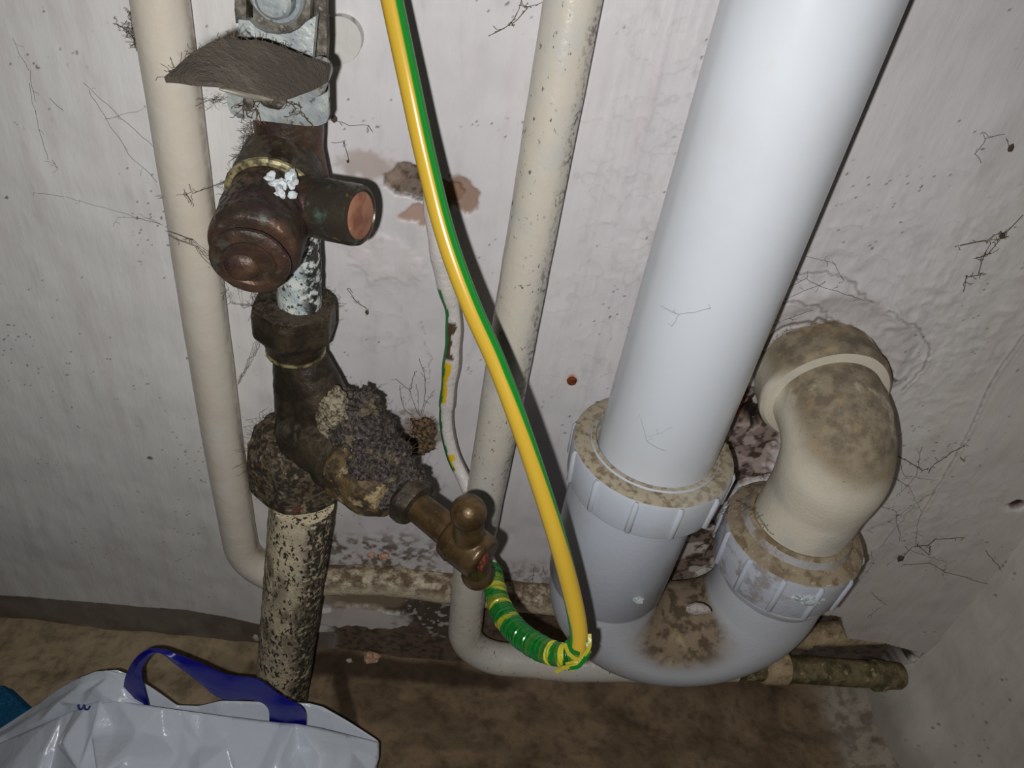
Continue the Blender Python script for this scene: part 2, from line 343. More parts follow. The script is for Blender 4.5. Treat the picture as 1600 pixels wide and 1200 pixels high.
# ------------------------------------------------------------------ the setting
FZ = -364.0; WX = 246.0
def axis_pts(a, b, lo, hi, fine, coarse):
    return np.unique(np.concatenate([np.arange(lo, a, coarse), np.arange(a, b, fine), np.arange(b, hi+.01, coarse), [hi]]))
def seg_dist(X, Z, pts):
    d = np.full(X.shape, 1e9)
    for (x0, z0), (x1, z1) in zip(pts[:-1], pts[1:]):
        dx, dz = x1-x0, z1-z0; t = np.clip(((X-x0)*dx+(Z-z0)*dz)/(dx*dx+dz*dz+1e-9), 0, 1)
        d = np.minimum(d, np.hypot(X-x0-t*dx, Z-z0-t*dz))
    return d
def W2(px, py): p = P(px, py, 0); return p[0], p[2]
class Field:
    def __init__(s, A, B): s.A, s.B = A, B; s.q = np.stack([A, B, A*0], -1); s.C = np.ones(A.shape+(3,)); s.H = np.zeros(A.shape)
    def mixc(s, m, c): m = np.clip(m, 0, 1)[..., None]; s.C = s.C*(1-m)+np.array(c)*m
    def blob(s, a, b, ra, rb, ns=.12, amp=.9, soft=.12, seed=0, rot=0):
        da, db = s.A-a, s.B-b; c_, s_ = math.cos(rot), math.sin(rot); u = (da*c_+db*s_)/ra; v = (-da*s_+db*c_)/rb
        r = np.hypot(u, v)+amp*(fb(s.q*ns+seed*3.7, 4, seed)-.5)*1.6
        return 1-ss(1-soft, 1+soft, r)
xs = axis_pts(-215, WX, -520, WX, .55, 8); zs = axis_pts(-372, -30, -372, 320, .55, 8)
X, Z = np.meshgrid(xs, zs); w = Field(X, Z)
n1 = fb(w.q*.02, 4, 1); n2 = fb(w.q*np.array([.25, .03, 1]), 4, 5); n3 = fb(w.q*.12, 4, 9)
w.C[:] = lin(232, 231, 228)
w.mixc(ss(-90, -20, X+30*(n1-.5))*ss(200, 120, X), lin(214, 211, 213))
w.mixc(ss(130, 190, X)*.8, lin(208, 202, 194))
w.mixc(ss(.45, .8, n2)*.3, lin(204, 196, 199)); w.mixc(ss(.5, .75, n3)*.25, lin(222, 218, 218))
w.H += (fb(w.q*.035, 3, 3)-.5)*2.2+(n3-.5)*.2+(n2-.5)*.15
# rippled thick paint in several places
for px, py, ra, rb, am in ((1340, 420, 60, 30, 1.2), (1430, 560, 28, 34, 1.3), (610, 410, 14, 10, .9), (575, 500, 16, 14, .5), (1460, 800, 30, 30, .7), (970, 420, 20, 60, .4), (1000, 200, 25, 40, .35)):
    a, b = W2(px, py); k = w.blob(a, b, ra, rb, .1, 1, .5, int(px)); rid = 1-np.abs(2*fb(w.q*.13+px, 3, int(py))-1)
    w.H += k*ss(.35, 1.0, rid)*am*.38; w.mixc(k*ss(.94, .995, rid)*.15, lin(120, 106, 100))
# brush lines of the lilac paint beside the waste pipe
k = w.blob(*W2(985, 380), 24, 90, .03, .5, .4, 4); st = fb(w.q*np.array([.5, .012, 1])+X[..., None]*0, 3, 14)
w.mixc(k*ss(.55, .7, st)*.15, lin(204, 190, 194)); w.H += k*(st-.5)*.5
def wcrack(pts, wd=.35, dark=.7, depth=.5, c=(70, 56, 46), jag=1.5, seed=1):
    q = np.array([W2(*p) for p in pts]); q = spl(q, len(pts)*6); g = np.random.default_rng(seed); q = q+g.normal(size=q.shape)*jag*.35
    d = seg_dist(X, Z, q); m_ = 1-ss(wd*.5, wd*1.6, d+.25*(n3-.5)); w.mixc(m_*dark, lin(*c)); w.H -= m_*depth; w.H += (1-ss(wd, wd*7, d))*depth*.5
wcrack([(1180, 570), (1210, 520), (1260, 502), (1320, 506), (1370, 545), (1395, 590)], .6, .85, .9)
wcrack([(1170, 500), (1215, 470), (1270, 475), (1300, 500)], .35, .5, .6, seed=2)
wcrack([(1205, 440), (1270, 425), (1330, 440), (1358, 470)], .3, .5, .5, seed=3)
wcrack([(1385, 480), (1440, 520), (1450, 560), (1410, 610)], .3, .45, .7, seed=4)
wcrack([(1600, 525), (1555, 590), (1500, 700), (1460, 770), (1440, 800)], .3, .45, .6, (120, 90, 84), .2, seed=5)
wcrack([(1375, 855), (1410, 810), (1430, 790)], .3, .3, .3, seed=51)
wcrack([(668, 600), (672, 560), (655, 500)], .2, .35, .3, seed=6)
wcrack([(390, 560), (372, 600)], .25, .3, .2, seed=7)
# damaged plaster behind the earth cable
k = w.blob(*W2(652, 288), 15, 5.2, .16, 1.1, .1, 21, -.15); w.mixc(k, lin(122, 108, 96)); w.mixc(k*ss(.45, .7, fb(w.q*.8, 3, 5)), lin(70, 58, 48)); w.H -= k*1.4
k = w.blob(*W2(583, 262), 9, 4.5, .3, 1.2, .4, 22); w.mixc(k*.65, lin(168, 146, 134)); 
k = w.blob(*W2(660, 338), 6, 3, .3, 1.1, .15, 23); w.mixc(k*.9, lin(172, 140, 122)); w.H -= k*.6
k = w.blob(*W2(722, 305), 5, 5.5, .3, 1, .15, 24); w.mixc(k*.9, lin(150, 118, 96)); w.H -= k*.8
k = w.blob(*W2(600, 405), 12, 9, .25, 1.1, .2, 25); w.mixc(k*.35, lin(226, 216, 216)); w.H += k*.4
k = w.blob(*W2(655, 675), 10, 8, .25, 1.1, .3, 26); w.mixc(k*.7, lin(120, 98, 76))
k = w.blob(*W2(800, 460), 6, 20, .1, 1, .5, 27)
k = w.blob(*W2(893, 592), 1.9, 1.9, .3, .8, .3, 28); w.mixc(k, lin(196, 150, 110))
k = w.blob(*W2(915, 745), 4, 2, .3, 1, .4, 29); w.mixc(k*.4, lin(160, 130, 100))
k = w.blob(*W2(235, 715), 1.5, 1, .5, 1, .3, 30); w.mixc(k*.9, lin(90, 66, 50))
# broken plaster between the waste pipe and the elbow
k = w.blob(*W2(1170, 690), 12, 26, .1, 1.1, .12, 31, .15); w.mixc(k*.85, lin(140, 116, 106)); w.H -= k*2.5; gr = fb(w.q*.4, 4, 33)
w.mixc(k*ss(.48, .6, gr), lin(84, 68, 58)); w.mixc(k*ss(.58, .64, fb(w.q*.22, 3, 34))*.8, lin(196, 178, 170))
k = w.blob(*W2(1162, 640), 4, 4, .2, .9, .15, 35); w.mixc(k, lin(176, 116, 88))
k = w.blob(*W2(1187, 640), 5, 8, .2, 1, .15, 36); w.mixc(k, lin(30, 26, 22)); w.H -= k*5
k = w.blob(*W2(1090, 900), 26, 34, .1, 1, .12, 37); w.mixc(k*.9, lin(120, 98, 80)); w.H -= k*1.5; w.mixc(k*ss(.5, .58, gr), lin(60, 46, 36)); w.mixc(k*ss(.56, .6, fb(w.q*.13, 3, 39)), lin(200, 190, 184))
# ring of filler round the waste outlet
a, b = W2(1285, 560); rr = np.hypot((X-a)/1.0, (Z-b)/1.0); w.H += np.exp(-((rr-27)/3.5)**2)*1.6*(.4+n3)
k = (1-ss(24, 32, rr+10*(n3-.5)))*.3; w.mixc(k, lin(160, 148, 138))
# dirt above the low pipe
k = w.blob(*W2(600, 868), 30, 13, .12, 1.1, .5, 41); sp = fb(w.q*.45, 4, 42); w.mixc(k*ss(.4, .62, sp)*.9, lin(84, 66, 52))
k = w.blob(*W2(830, 905), 40, 10, .1, 1, .6, 43); w.mixc(k*ss(.45, .65, sp)*.5, lin(110, 90, 76))
# paint ends above the floor
ex = [W2(*p) for p in ((-150, 905), (0, 932), (120, 939), (215, 950), (290, 953), (360, 967), (430, 980))]; e0 = np.interp(X, [q[0] for q in ex], [q[1] for q in ex])+1.6*(n3-.5)
left = ss(-44, -52, X); k = ss(.25, -.25, Z-e0)*left; w.mixc(k, lin(122, 112, 104)); w.H -= k*.9; w.mixc(k*ss(.35, .7, fb(w.q*.06, 4, 50)), lin(92, 82, 74)); w.mixc(np.exp(-((Z-e0-.4)/.5)**2)*left*.4, lin(226, 220, 210))
k = ss(-298, -304, Z+9*(n3-.5))*ss(-52, -44, X)*ss(120, 70, X); w.mixc(k, lin(100, 84, 68)); w.H -= k*1.2
w.mixc(k*ss(.5, .62, sp), lin(54, 42, 34)); 
k = w.blob(*W2(560, 964), 25, 8, .12, .8, .03, 52, .06); w.mixc(k, lin(216, 210, 204)); w.H += k*2.0
k = w.blob(*W2(545, 938), 30, 5, .12, .7, .2, 53, .02); w.mixc(k*.8, lin(150, 134, 110))
k = w.blob(*W2(680, 960), 17, 18, .15, .7, .2, 54); w.mixc(k*.85, lin(58, 48, 42)); w.mixc(k*ss(.64, .68, sp), lin(190, 186, 182))
# chase in the plaster for the low pipes at the right
ed = [W2(*p) for p in ((1130, 962), (1300, 962), (1312, 965), (1322, 1000), (1380, 1006), (1440, 1022), (1500, 1030))]; e1 = np.interp(X, [q[0] for q in ed], [q[1] for q in ed])+.8*(n3-.5)
k = ss(.5, -.4, Z-e1)*ss(128, 134, X)*ss(241, 238, X+1.5*(n3-.5)); w.mixc(k, lin(96, 84, 74)); w.H -= k*13; w.mixc(k*ss(.5, .65, gr), lin(48, 40, 34))
w.mixc(np.exp(-((Z-e1-.6)/.6)**2)*ss(140, 146, X)*.35, lin(220, 206, 190))
a, b = W2(1437, 1032); k = w.blob(a, b, 7, 4.5, .25, 1, .15, 60); w.mixc(k*ss(.4, .55, gr), lin(30, 26, 24)); w.H -= k*3*ss(.4, .55, gr)
k = w.blob(*W2(1592, 790), 3.6, 2.6, .4, .9, .15, 61); w.mixc(w.blob(*W2(1588, 792), 6, 4, .3, 1, .2, 62)*.8, lin(232, 226, 218)); w.mixc(k, lin(62, 34, 26)); w.H -= k*3
# tiny specks of dirt
sp2 = fb(w.q*.9, 3, 71); w.mixc(ss(.80, .84, sp2)*ss(.5, .6, fb(w.q*.06, 3, 73))*.8, lin(60, 48, 40))
w.mixc(ss(-170, -330, Z)*.18, lin(150, 138, 124))  # wall colour gets slightly darker and browner towards the bottom
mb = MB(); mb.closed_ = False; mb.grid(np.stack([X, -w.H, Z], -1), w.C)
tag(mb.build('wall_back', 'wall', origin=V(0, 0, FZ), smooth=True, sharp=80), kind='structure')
WALLH = w.H
def wall_off(px, py):                       # plaster surface height under a pixel
    a, b = W2(px, py); i = np.abs(zs-b).argmin(); j = np.abs(xs-a).argmin(); return WALLH[i, j]
# right wall
ys = axis_pts(-240, 1, -620, 1, 1.2, 10); zz = axis_pts(-372, -80, -372, 320, 1.2, 10); Y2, Z2 = np.meshgrid(ys, zz); r = Field(Y2, Z2)
m3 = fb(r.q*.1, 4, 80); r.C[:] = lin(218, 213, 203); r.mixc(ss(.4, .7, fb(r.q*.03, 3, 81))*.4, lin(186, 180, 168)); r.mixc(ss(.78, .84, fb(r.q*.7, 3, 82))*ss(.5, .6, fb(r.q*.05, 3, 84))*.8, lin(70, 58, 46))
r.H = (m3-.5)*1.0+ss(-300, -364, Z2)*7+ss(-318, -345, Z2)*ss(-55, -15, Y2)*6
r.mixc(ss(-325, -350, Z2+10*(m3-.5))*.5, lin(150, 142, 132))
mb = MB(); mb.closed_ = False; mb.grid(np.stack([WX-r.H, Y2, Z2], -1)[:, ::-1], r.C[:, ::-1]); tag(mb.build('wall_right', 'wall', origin=V(WX, 0, FZ), sharp=80), kind='structure')
# floor
fx = axis_pts(-240, WX, -520, WX+2, .9, 10); fy = axis_pts(-150, 2, -620, 16, .9, 10); FX, FY = np.meshgrid(fx, fy); g = Field(FX, FY)
m4n = fb(g.q*.05, 4, 90); m5 = fb(g.q*.3, 4, 91); g.C[:] = lin(140, 119, 95); g.mixc(ss(.4, .68, m4n)*.7, lin(102, 84, 64)); g.mixc(ss(-60, -110, FX)*.7, lin(176, 158, 128)); g.mixc(ss(.55, .75, m5)*.35, lin(74, 61, 48))
g.mixc(ss(.5, .75, fb(g.q*np.array([.03, .10, 1]), 3, 92))*.4, lin(78, 64, 48))
g.H = (m4n-.5)*4+(m5-.5)*1.2+ss(-14, 1, FY)*3
k = ss(0, 5, FX-(204-.25*FY)-14+16*(m4n-.5)*2)*1.0; k = ss(201, 214, FX+.18*FY+18*(m4n-.5)); g.mixc(k, lin(176, 166, 150)); g.mixc(k*ss(.5, .62, m5)*.6, lin(120, 108, 94)); g.H += k*2.5+ss(215, 246, FX)*8
k = g.blob(-20, -6, 60, 6, .06, .8, .3, 94); g.mixc(k*.8, lin(50, 38, 30))
k = g.blob(-38, -22, 4, 26, .08, 1, .3, 95, .4); g.mixc(k*.8, lin(54, 42, 30))
k = g.blob(60, -95, 120, 26, .02, .8, .4, 96); g.mixc(k*.5, lin(74, 60, 46))
mb = MB(); mb.closed_ = False; mb.grid(np.stack([FX, FY, FZ+g.H], -1), g.C); tag(mb.build('floor', 'bare_floor', origin=V(0, 0, FZ), sharp=80), kind='structure')

# ------------------------------------------------------------------ cream water pipes
def wob(a=.25, f=.05, s=0): return lambda v: (fb(v*f, 3, s)-.5)*2*a
def elbow_path(a, corner, b, r, n=14):
    a, c, b = map(np.asarray, (a, corner, b)); u, v = unit(a-c), unit(b-c); ang = math.acos(np.clip(u@v, -1, 1)); t = r/math.tan(ang/2); p0, p1 = c+u*t, c+v*t
    ctr = c+unit(u+v)*r/math.sin(ang/2); e1 = unit(p0-ctr); e2 = p1-ctr; e2 = unit(e2-e1*(e2@e1)); tot = math.pi-ang
    return [ctr+r*(math.cos(tot*k/n)*e1+math.sin(tot*k/n)*e2) for k in range(n+1)]
def dense(pts, step=4):
    out = [np.asarray(pts[0], float)]
    for p in pts[1:]:
        p = np.asarray(p, float); d = np.linalg.norm(p-out[-1]); n = max(1, int(d/step)); a = out[-1]; out += [a+(p-a)*k/n for k in range(1, n+1)]
    return out
la = P(250, 0, 8.5); lb = P(345, 670, 8.5); top = lb+(la-lb)*2.6
cor = P(385, 905, 7.5); hz = P(600, 907, 4)
LP = dense([top, la, lb]+elbow_path(lb, cor, P(690, 912, 4), 24)+[P(600, 907, 4), P(860, 936, 4), P(1110, 966, -2), P(1240, 982, -5)])
t = thing('water_pipe', 'cream painted narrow pipe running down the left then bending along the wall foot', 'pipe', (la[0], -8.5, FZ+75), 'cream painted water pipes')
k = [i for i, p in enumerate(LP) if p[0] > P(470, 905, 4)[0]][0]
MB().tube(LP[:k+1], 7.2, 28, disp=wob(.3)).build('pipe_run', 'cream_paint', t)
MB().tube(LP[k:], [7.0]*(len(LP)-k), 28, disp=wob(.9, .12, 4)).build('pipe_run', 'grimy_cream', t)['label'] = 'dirty horizontal length with grime on top'
e = LP[-1]; d = unit(LP[-1]-LP[-4])
c0 = P(1222, 984, -4); mbx = MB().lathe(c0, d, [(0, 7), (1, 8.0), (14, 8.2), (15, 6.4)], disp=wob(.7, .2, 6)); mbx.build('pipe_collar', 'tan_fitting', t)
MB().tube([c0+d*8, c0+d*20, P(1330, 986, -6)+V(16, 1, 0)], 6.0, 20, disp=wob(.4, .2, 7)).build('pipe_end', 'tan_fitting', t)
ma = P(895, 0, 9); mbb = P(766, 730, 16); top = mbb+(ma-mbb)*2.0
q0 = P(737, 880, 19); cor2 = P(722, 1023, 20); q1 = P(890, 1040, 19); q2 = P(1150, 1040, 16); q3 = P(1393, 1056, 8)
MP = dense([top, ma, mbb, q0]+elbow_path(q0, cor2, q1, 21)+[q1, q2])
t = thing('water_pipe', 'speckled cream pipe in the middle bending right behind the white trap', 'pipe', (ma[0], -15, FZ+45), 'cream painted water pipes')
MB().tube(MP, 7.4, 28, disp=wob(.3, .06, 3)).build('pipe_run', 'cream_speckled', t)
d = unit(q3-q2); MB().tube(dense([q2, q3+d*4]), 6.4, 24, disp=wob(.6, .15, 3)).build('pipe_run', 'mossy_pipe', t)['label'] = 'green-brown stained end length'
c1 = P(1195, 1042, 15); MB().lathe(c1, d, [(-1, 6.5), (0, 8.0), (10, 8.0), (11, 6.6)], disp=wob(.5, .2, 8)).build('pipe_collar', 'tan_fitting', t)
c1 = P(1365, 1055, 9); MB().lathe(c1, d, [(-1, 6.5), (0, 7.4), (5, 7.4), (6, 6.6)], disp=wob(.7, .2, 9)).build('pipe_collar', 'mossy_pipe', t)
# ------------------------------------------------------------------ iron supply pipe
ia = P(472, 790, 30); ib = P(441, 1075, 30); d = unit(ib-ia); ic = ia+d*((FZ-4-ia[2])/d[2])
mb = MB().tube(dense([ia-d*3, ic], 2), np.linspace(11.5, 12.2, len(dense([ia-d*3, ic], 2))), 48, disp=lambda v: (fb(v*.35, 3, 2)-.5)*.9)
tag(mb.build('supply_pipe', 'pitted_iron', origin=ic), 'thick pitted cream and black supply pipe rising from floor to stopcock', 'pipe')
# ------------------------------------------------------------------ stopcock
sx, so = P(470, 745, 30)[0], 30
n0 = P(472, 800, 46)[2]; n1z = P(472, 715, 42)[2]
t = thing('stopcock', 'dark brass stopcock crusted with grey lint between the two nuts', 'valve', (sx, -so, n0-3))
A = V(sx, -so, n0-3)
zt = P(470, 580, 40)[2]
axz = V(0, 0, 1)
hgt = n1z-n0+3
mb = MB(); mb.lathe(A, axz, [(0, 12.5), (.8, 16), (3, 17.5), (hgt*.55, 17.6), (hgt*.8, 16.5), (hgt, 13), (hgt+2, 11)], n=60, hexr=16.3)
nut = fuse(mb, .6, 3, lambda v, n: (fb(v*.35, 4, 3)-.5)*2.0*(.35+ss(0, .7, n[:, 2])))
nut.build('lower_nut', 'crusty_brass', t); fibres('lint_fibres', nut, 160, 5, t, pick=lambda v, n: (n[:, 2] > -.1), seed=5)
jz = P(490, 690, 38)[2]
B0 = V(sx+2, -so-3, jz); G0 = PD(642, 783, 233); B1 = G0; bd = unit(B1-B0); bl = np.linalg.norm(B1-B0)
mb = MB(); mb.lathe(V(sx+1.2, -so, n1z-6), axz, [(0, 10.5), (6, 9.6), (10, 8.4), (zt-n1z+6, 7.7)])
mb.lathe(B0-bd*4, bd, [(0, 8), (5, 10.5), (bl*.42, 10.2)])
mb.lathe(V(sx+1.2, -so, zt-1), V(.4, -.12, -1), [(0, 7.6), (14, 9), (24, 10)])
body = fuse(mb, .6, 8, lambda v, n: (fb(v*.2, 3, 3)-.5)*.8); body.build('body', 'old_brass', t)
MB().lathe(B0+bd*bl*.33, bd, [(0, 10.4), (.5, 11.6), (3.2, 11.8), (3.8, 11), (4.4, 11.8), (5.4, 11.6), (6, 10.6)], disp=wob(.2, .3)).build('bonnet_ring', 'old_brass', t)
mb = MB().lathe(B0+bd*bl*.45, bd, [(0, 10.5), (1, 12.4), (bl*.28, 12.4), (bl*.34, 10.8), (bl*.42, 9)], n=60, hexr=11.4)
bon = fuse(mb, .5, 3, lambda v, n: (fb(v*.25, 3, 13)-.5)*1.0); bon.build('bonnet_nut', 'ochre_crust', t)
mb = MB(); 
for px, py, off, ra in ((557, 645, 44, 6.5), (578, 682, 49, 8), (605, 722, 54, 8), (632, 757, 56, 7), (552, 672, 48, 7), (575, 728, 56, 6.5), (606, 772, 57, 6.5), (572, 628, 42, 4.5), (540, 630, 40, 5), (650, 768, 54, 5), (628, 785, 56, 5)):
    c = P(px, py, off); mb.blob(c, (ra, ra*.8, ra), .5, .9, int(px))
lint = fuse(mb, .45, 2, lambda v, n: (fb(v*.5, 4, 17)-.5)*2.8+(fb(v*1.8, 2, 18)-.5)*1.2)
lint.build('lint_crust', 'lint', t)['label'] = 'thick grey crust of lint and grit'
fibres('lint_fibres', lint, 420, 4, t, r=.06, seed=9)
mb = MB().blob(P(520, 650, 48), (4.5, 3, 9), .7, 1.2, 5).blob(P(527, 625, 46), (3.4, 2.5, 6), .7, 1.2, 8); fuse(mb, .5, 1, lambda v, n: (fb(v*.8, 3, 7)-.5)*1.8).build('pale_crust', 'pale_grit', t)
mb = MB().blob(P(548, 768, 57), (3.0, 1.6, 4.2), .9, 1.6, 15).blob(P(572, 792, 60), (3.2, 1.6, 1.6), .9, 1.6, 18)
fuse(mb, .45, 1, lambda v, n: (fb(v*.8, 3, 9)-.5)*1.8).build('pale_crust', 'pale_grit', t)
mb = MB().grid(np.array([[P(556, 620, 46), P(575, 617, 45), P(592, 619, 45)], [P(558, 628, 50), P(576, 626, 50), P(590, 625, 49)]])); mb.closed_ = False
# spindle and crutch handle
hub = PD(733, 856, 225); sd = unit(hub-G0); sl = np.linalg.norm(hub-G0)
MB().lathe(G0-sd*4, sd, [(0, 5), (2, 7.6), (5, 7.8), (6.5, 6.8), (7, 5)], n=36, hexr=7.0, disp=wob(.3, .3)).build('gland_nut', 'old_brass', t)
MB().lathe(G0, sd, [(0, 4.7), (sl*.3, 4.7), (sl*.62, 4.9), (sl*.74, 4.8)], disp=wob(.15, .3)).build('spindle', 'dark_brass', t)
u1 = PD(732, 801, 214); u2 = PD(746, 897, 243)
mb = MB(); mb.lathe(hub-sd*8, sd, [(0, 5.4), (1, 6.8), (4.6, 7.5), (5.1, 6.6), (5.8, 7.1), (13, 7.0), (14, 6.4)])
for uu, rr_ in ((u1, 5.3), (u2, 5.2)):
    e = unit(uu-hub); mb.tube([hub+e*(np.linalg.norm(uu-hub))*x for x in (0, .4, .8)], [5.2, 4.6, 4.3], 20); mb.blob(uu, (rr_,)*3, 0, 1, 1, 3)
fuse(mb, .4, 3).build('crutch_handle', 'dark_brass', t)
MB().blob(hub+sd*5.0, (2.0, 4.2, 4.6), .3, 1, 3).build('rusty_screw_end', 'rust', t)
# upper nut
uz0 = P(470, 582, 41)[2]; uz1 = P(470, 500, 40)[2]; h = uz1-uz0
mb = MB().lathe(V(sx+.5, -so, uz0-2), axz, [(0, 7.9), (1.5, 8.6), (2.2, 8.2), (3, 8.8), (h*.34, 9.6), (h*.52, 12.4), (h*.9, 12.4), (h+.6, 11.6), (h+1, 6.5)], n=60, hexr=11.3)
un = fuse(mb, .4, 1, lambda v, n: (fb(v*.4, 4, 4)-.5)*1.5*(.08+ss(.1, .8, n[:, 2]))); un.build('upper_nut', 'old_brass', t)
MB().lathe(V(sx+.5, -so, uz0-.8), axz, [(0, 8.4), (.2, 9.0), (.7, 9.0), (.9, 8.4)]).build('olive_ring', 'brass_ring', t)
fibres('lint_fibres', un, 200, 3.5, t, pick=lambda v, n: n[:, 2] > .1, seed=15)
# ------------------------------------------------------------------ riser above the stopcock
rx = P(468, 450, 30)[0]; rz0 = uz1-4
t = thing('riser_pipe', 'short flaking white pipe from stopcock up behind the copper tee', 'pipe', (rx, -30, rz0))
MB().tube(dense([V(rx, -30, rz0), V(rx, -30, rz0+42)], 2), 6.3, 32, disp=lambda v: (fb(v*.5, 3, 5)-.5)*.8).build('painted_length', 'flaking_white', t)
rt = P(452, 230, 26); mb = MB().tube(dense([V(rx, -28, rz0+38), rt, P(450, 60, 26), P(450, 0, 26)+V(0, 0, 30)], 2), 8.8, 36, disp=lambda v: (fb(v*.3, 3, 6)-.5)*.9); mb.build('copper_length', 'old_copper', t)
# ------------------------------------------------------------------ copper tee with cap and side stub
ta = P(440, 262, 30); tb = P(396, 392, 64); td = unit(tb-ta); tl = np.linalg.norm(tb-ta)
t = thing('copper_tee', 'tarnished copper tee with wide round cap and stub facing right', 'fitting', ta)
mb = MB().lathe(ta-td*4, td, [(0, 9), (2, 10.0), (tl*.5, 9.8), (tl*.66, 9.8), (tl*.7, 10.6), (tl+1, 10.8), (tl+3, 10.4), (tl+4.2, 9.4)])
s0 = P(455, 318, 44); s1 = P(563, 337, 51); sd2 = unit(s1-s0); sl2 = np.linalg.norm(s1-s0)
mb.lathe(s0-sd2*3, sd2, [(0, 8.5), (sl2*.55, 7.2), (sl2*.7, 6.6)])
fuse(mb, .5, 5, lambda v, n: (fb(v*.25, 3, 8)-.5)*.9).build('body', 'old_copper', t)
fc = ta+td*(tl+.3)
MB().lathe(fc, td, [(3, 9), (3.9, 8.9), (4.4, 8.2), (4.45, 6.2), (4.0, 5.6)], disp=wob(.3, .3)).build('cap', 'old_copper', t)
cu = unit(np.cross(td, V(1, 0, 0))); MB().blob(fc+td*3.8+cu*(1.5 if cu[2] < 0 else -1.5)-V(2, 0, 0), (4.2, 1.8, 3.8), .1, .5, 4, 3).build('cap_boss', 'old_copper', t)
MB().lathe(s0+sd2*sl2*.42, sd2, [(0, 6.8), (.8, 7.5), (sl2*.52, 7.5), (sl2*.58, 7.2), (sl2*.6, 6.3), (sl2*.58, 6.1)], disp=wob(.15, .2)).build('side_stub', 'patina_copper', t)
MB().lathe(s0+sd2*(sl2*.98), sd2, [(0, 5.6), (sl2*.03, 5.7), (sl2*.035, 5.4)]).build('stub_plug', 'copper_end', t)
rc = ta+td*tl*.40
MB().lathe(rc, td, [(-1.2, 9), (-1.2, 10.8), (-.4, 11.4), (.4, 11.3), (.9, 10.6), (.9, 9.3)], disp=wob(.5, .2, 4)).build('brass_flange', 'brass_ring', t)
mb = MB().lathe(ta-td*5, td, [(0, 8), (2, 10.4), (tl*.3, 11.0), (tl*.4+3.5, 10.6), (tl*.4+4, 9)], disp=wob(.9, .3, 6)); mb.build('backing_flange', 'old_brass', t)
mb = MB(); gg = np.random.default_rng(4)
for k in range(26):
    px, py = gg.uniform(415, 466), gg.uniform(262, 305); mb.blob(P(px, py, 49+(py-262)*.16+gg.uniform(-1, 1)), gg.uniform(.6, 1.5, 3), .5, 1, k, 1)
for px, py in ((400, 300), (408, 298), (430, 308), (438, 300)): mb.blob(P(px, py, 54), (1.1, .6, .8), .5, 1, px, 1)
tag(mb.build('paint_flakes', 'chalky_white', t, smooth=False), kind='stuff')['label'] = 'crumbling white flakes'
# ------------------------------------------------------------------ earth clamp
t = thing('earth_clamp', 'galvanised pipe clamp with a bent dusty metal tag, at the top left', 'clamp', P(440, 190, 40))
fw = V(0, -1, 0)
def plate(name, pts, off, th, m_, bev=0):
    q = np.array([P(x, y, off) for x, y in pts]); mb = MB().poly(q, fw, th); return mb.build(name, m_, t, sharp=30)
plate('clamp_plate', [(358, 135), (358, 158), (363, 172), (375, 181), (420, 186), (480, 193), (500, 193), (512, 188), (516, 178), (515, 128), (440, 124), (380, 126)], 40, 1.6, 'galvanised')
plate('side_plate', [(492, -60), (512, -60), (515, 60), (513, 110), (498, 108)], 38, 3.0, 'grimy_steel')
q = [(378, 26), (395, 24)]+[(438+42*math.cos(a), 18+30*math.sin(a)) for a in np.linspace(math.pi*.93, math.pi*.07, 12)]+[(492, 30), (497, 20), (489, 93), (450, 84), (410, 72), (378, 60)]
plate('clamp_saddle', [(378, 26), (395, 27), (405, 38), (420, 46), (440, 49), (458, 47), (472, 40), (482, 30), (498, 20), (492, 93), (450, 84), (410, 72), (378, 60)], 45, 2.6, 'galvanised')
plate('strap', [(374, -60), (392, -60), (392, 30), (376, 30), (374, 10)], 43, 3.4, 'grimy_steel')
plate('strap', [(477, -60), (492, -60), (490, 28), (476, 32)], 43, 3.4, 'grimy_steel')
plate('clamp_block', [(400, -50), (480, -50), (476, 40), (452, 44), (425, 42), (402, 34)], 42, 3.0, 'grimy_steel')
bc = P(436, -12, 47); mb = MB().lathe(bc, V(0, -1, -.12), [(0, 5.6), (2.4, 5.6), (3, 5.0), (3.0, 4.2), (2.6, 4), (5.0, 3.7), (5.6, 3.0)], n=40); mb.build('screw', 'galvanised', t)
te = spl([P(257, 119, 84), P(298, 84, 80), P(345, 60, 72), P(378, 60, 66), P(440, 74, 60), P(516, 100, 53)], 26)
be = spl([P(257, 121, 84), P(308, 128, 88), P(352, 136, 86), P(408, 149, 82), P(455, 149, 74), P(512, 124, 55)], 26)
rows = []
for kx, v in enumerate(np.linspace(0, 1, 9)):
    rows.append(te*(1-v)+be*v+fw*math.sin(v*math.pi)*1.5*np.sin(np.linspace(0, math.pi, 26))[:, None]+(fb((te+be)*.1+v*2, 2, 3)-.5)[:, None]*V(0, .8, .8))
G = np.array(rows); nn = V(0, .4, -.9); top_ = G; bot_ = G+nn*1.0
mb = MB(); r_, c_, _ = G.shape
mb.add(np.vstack([top_.reshape(-1, 3), bot_.reshape(-1, 3)]), [(i*c_+j, i*c_+j+1, (i+1)*c_+j+1, (i+1)*c_+j) for i in range(r_-1) for j in range(c_-1)]+[(r_*c_+i*c_+j, r_*c_+(i+1)*c_+j, r_*c_+(i+1)*c_+j+1, r_*c_+i*c_+j+1) for i in range(r_-1) for j in range(c_-1)]
    + [(j, r_*c_+j, r_*c_+j+1, j+1) for j in range(c_-1)]+[((r_-1)*c_+j, (r_-1)*c_+j+1, r_*c_+(r_-1)*c_+j+1, r_*c_+(r_-1)*c_+j) for j in range(c_-1)])
tagm = mb.build('warning_tag', 'dusty_tag', t); tagm['label'] = 'bent grey tag seen edge-on, thick with dust'
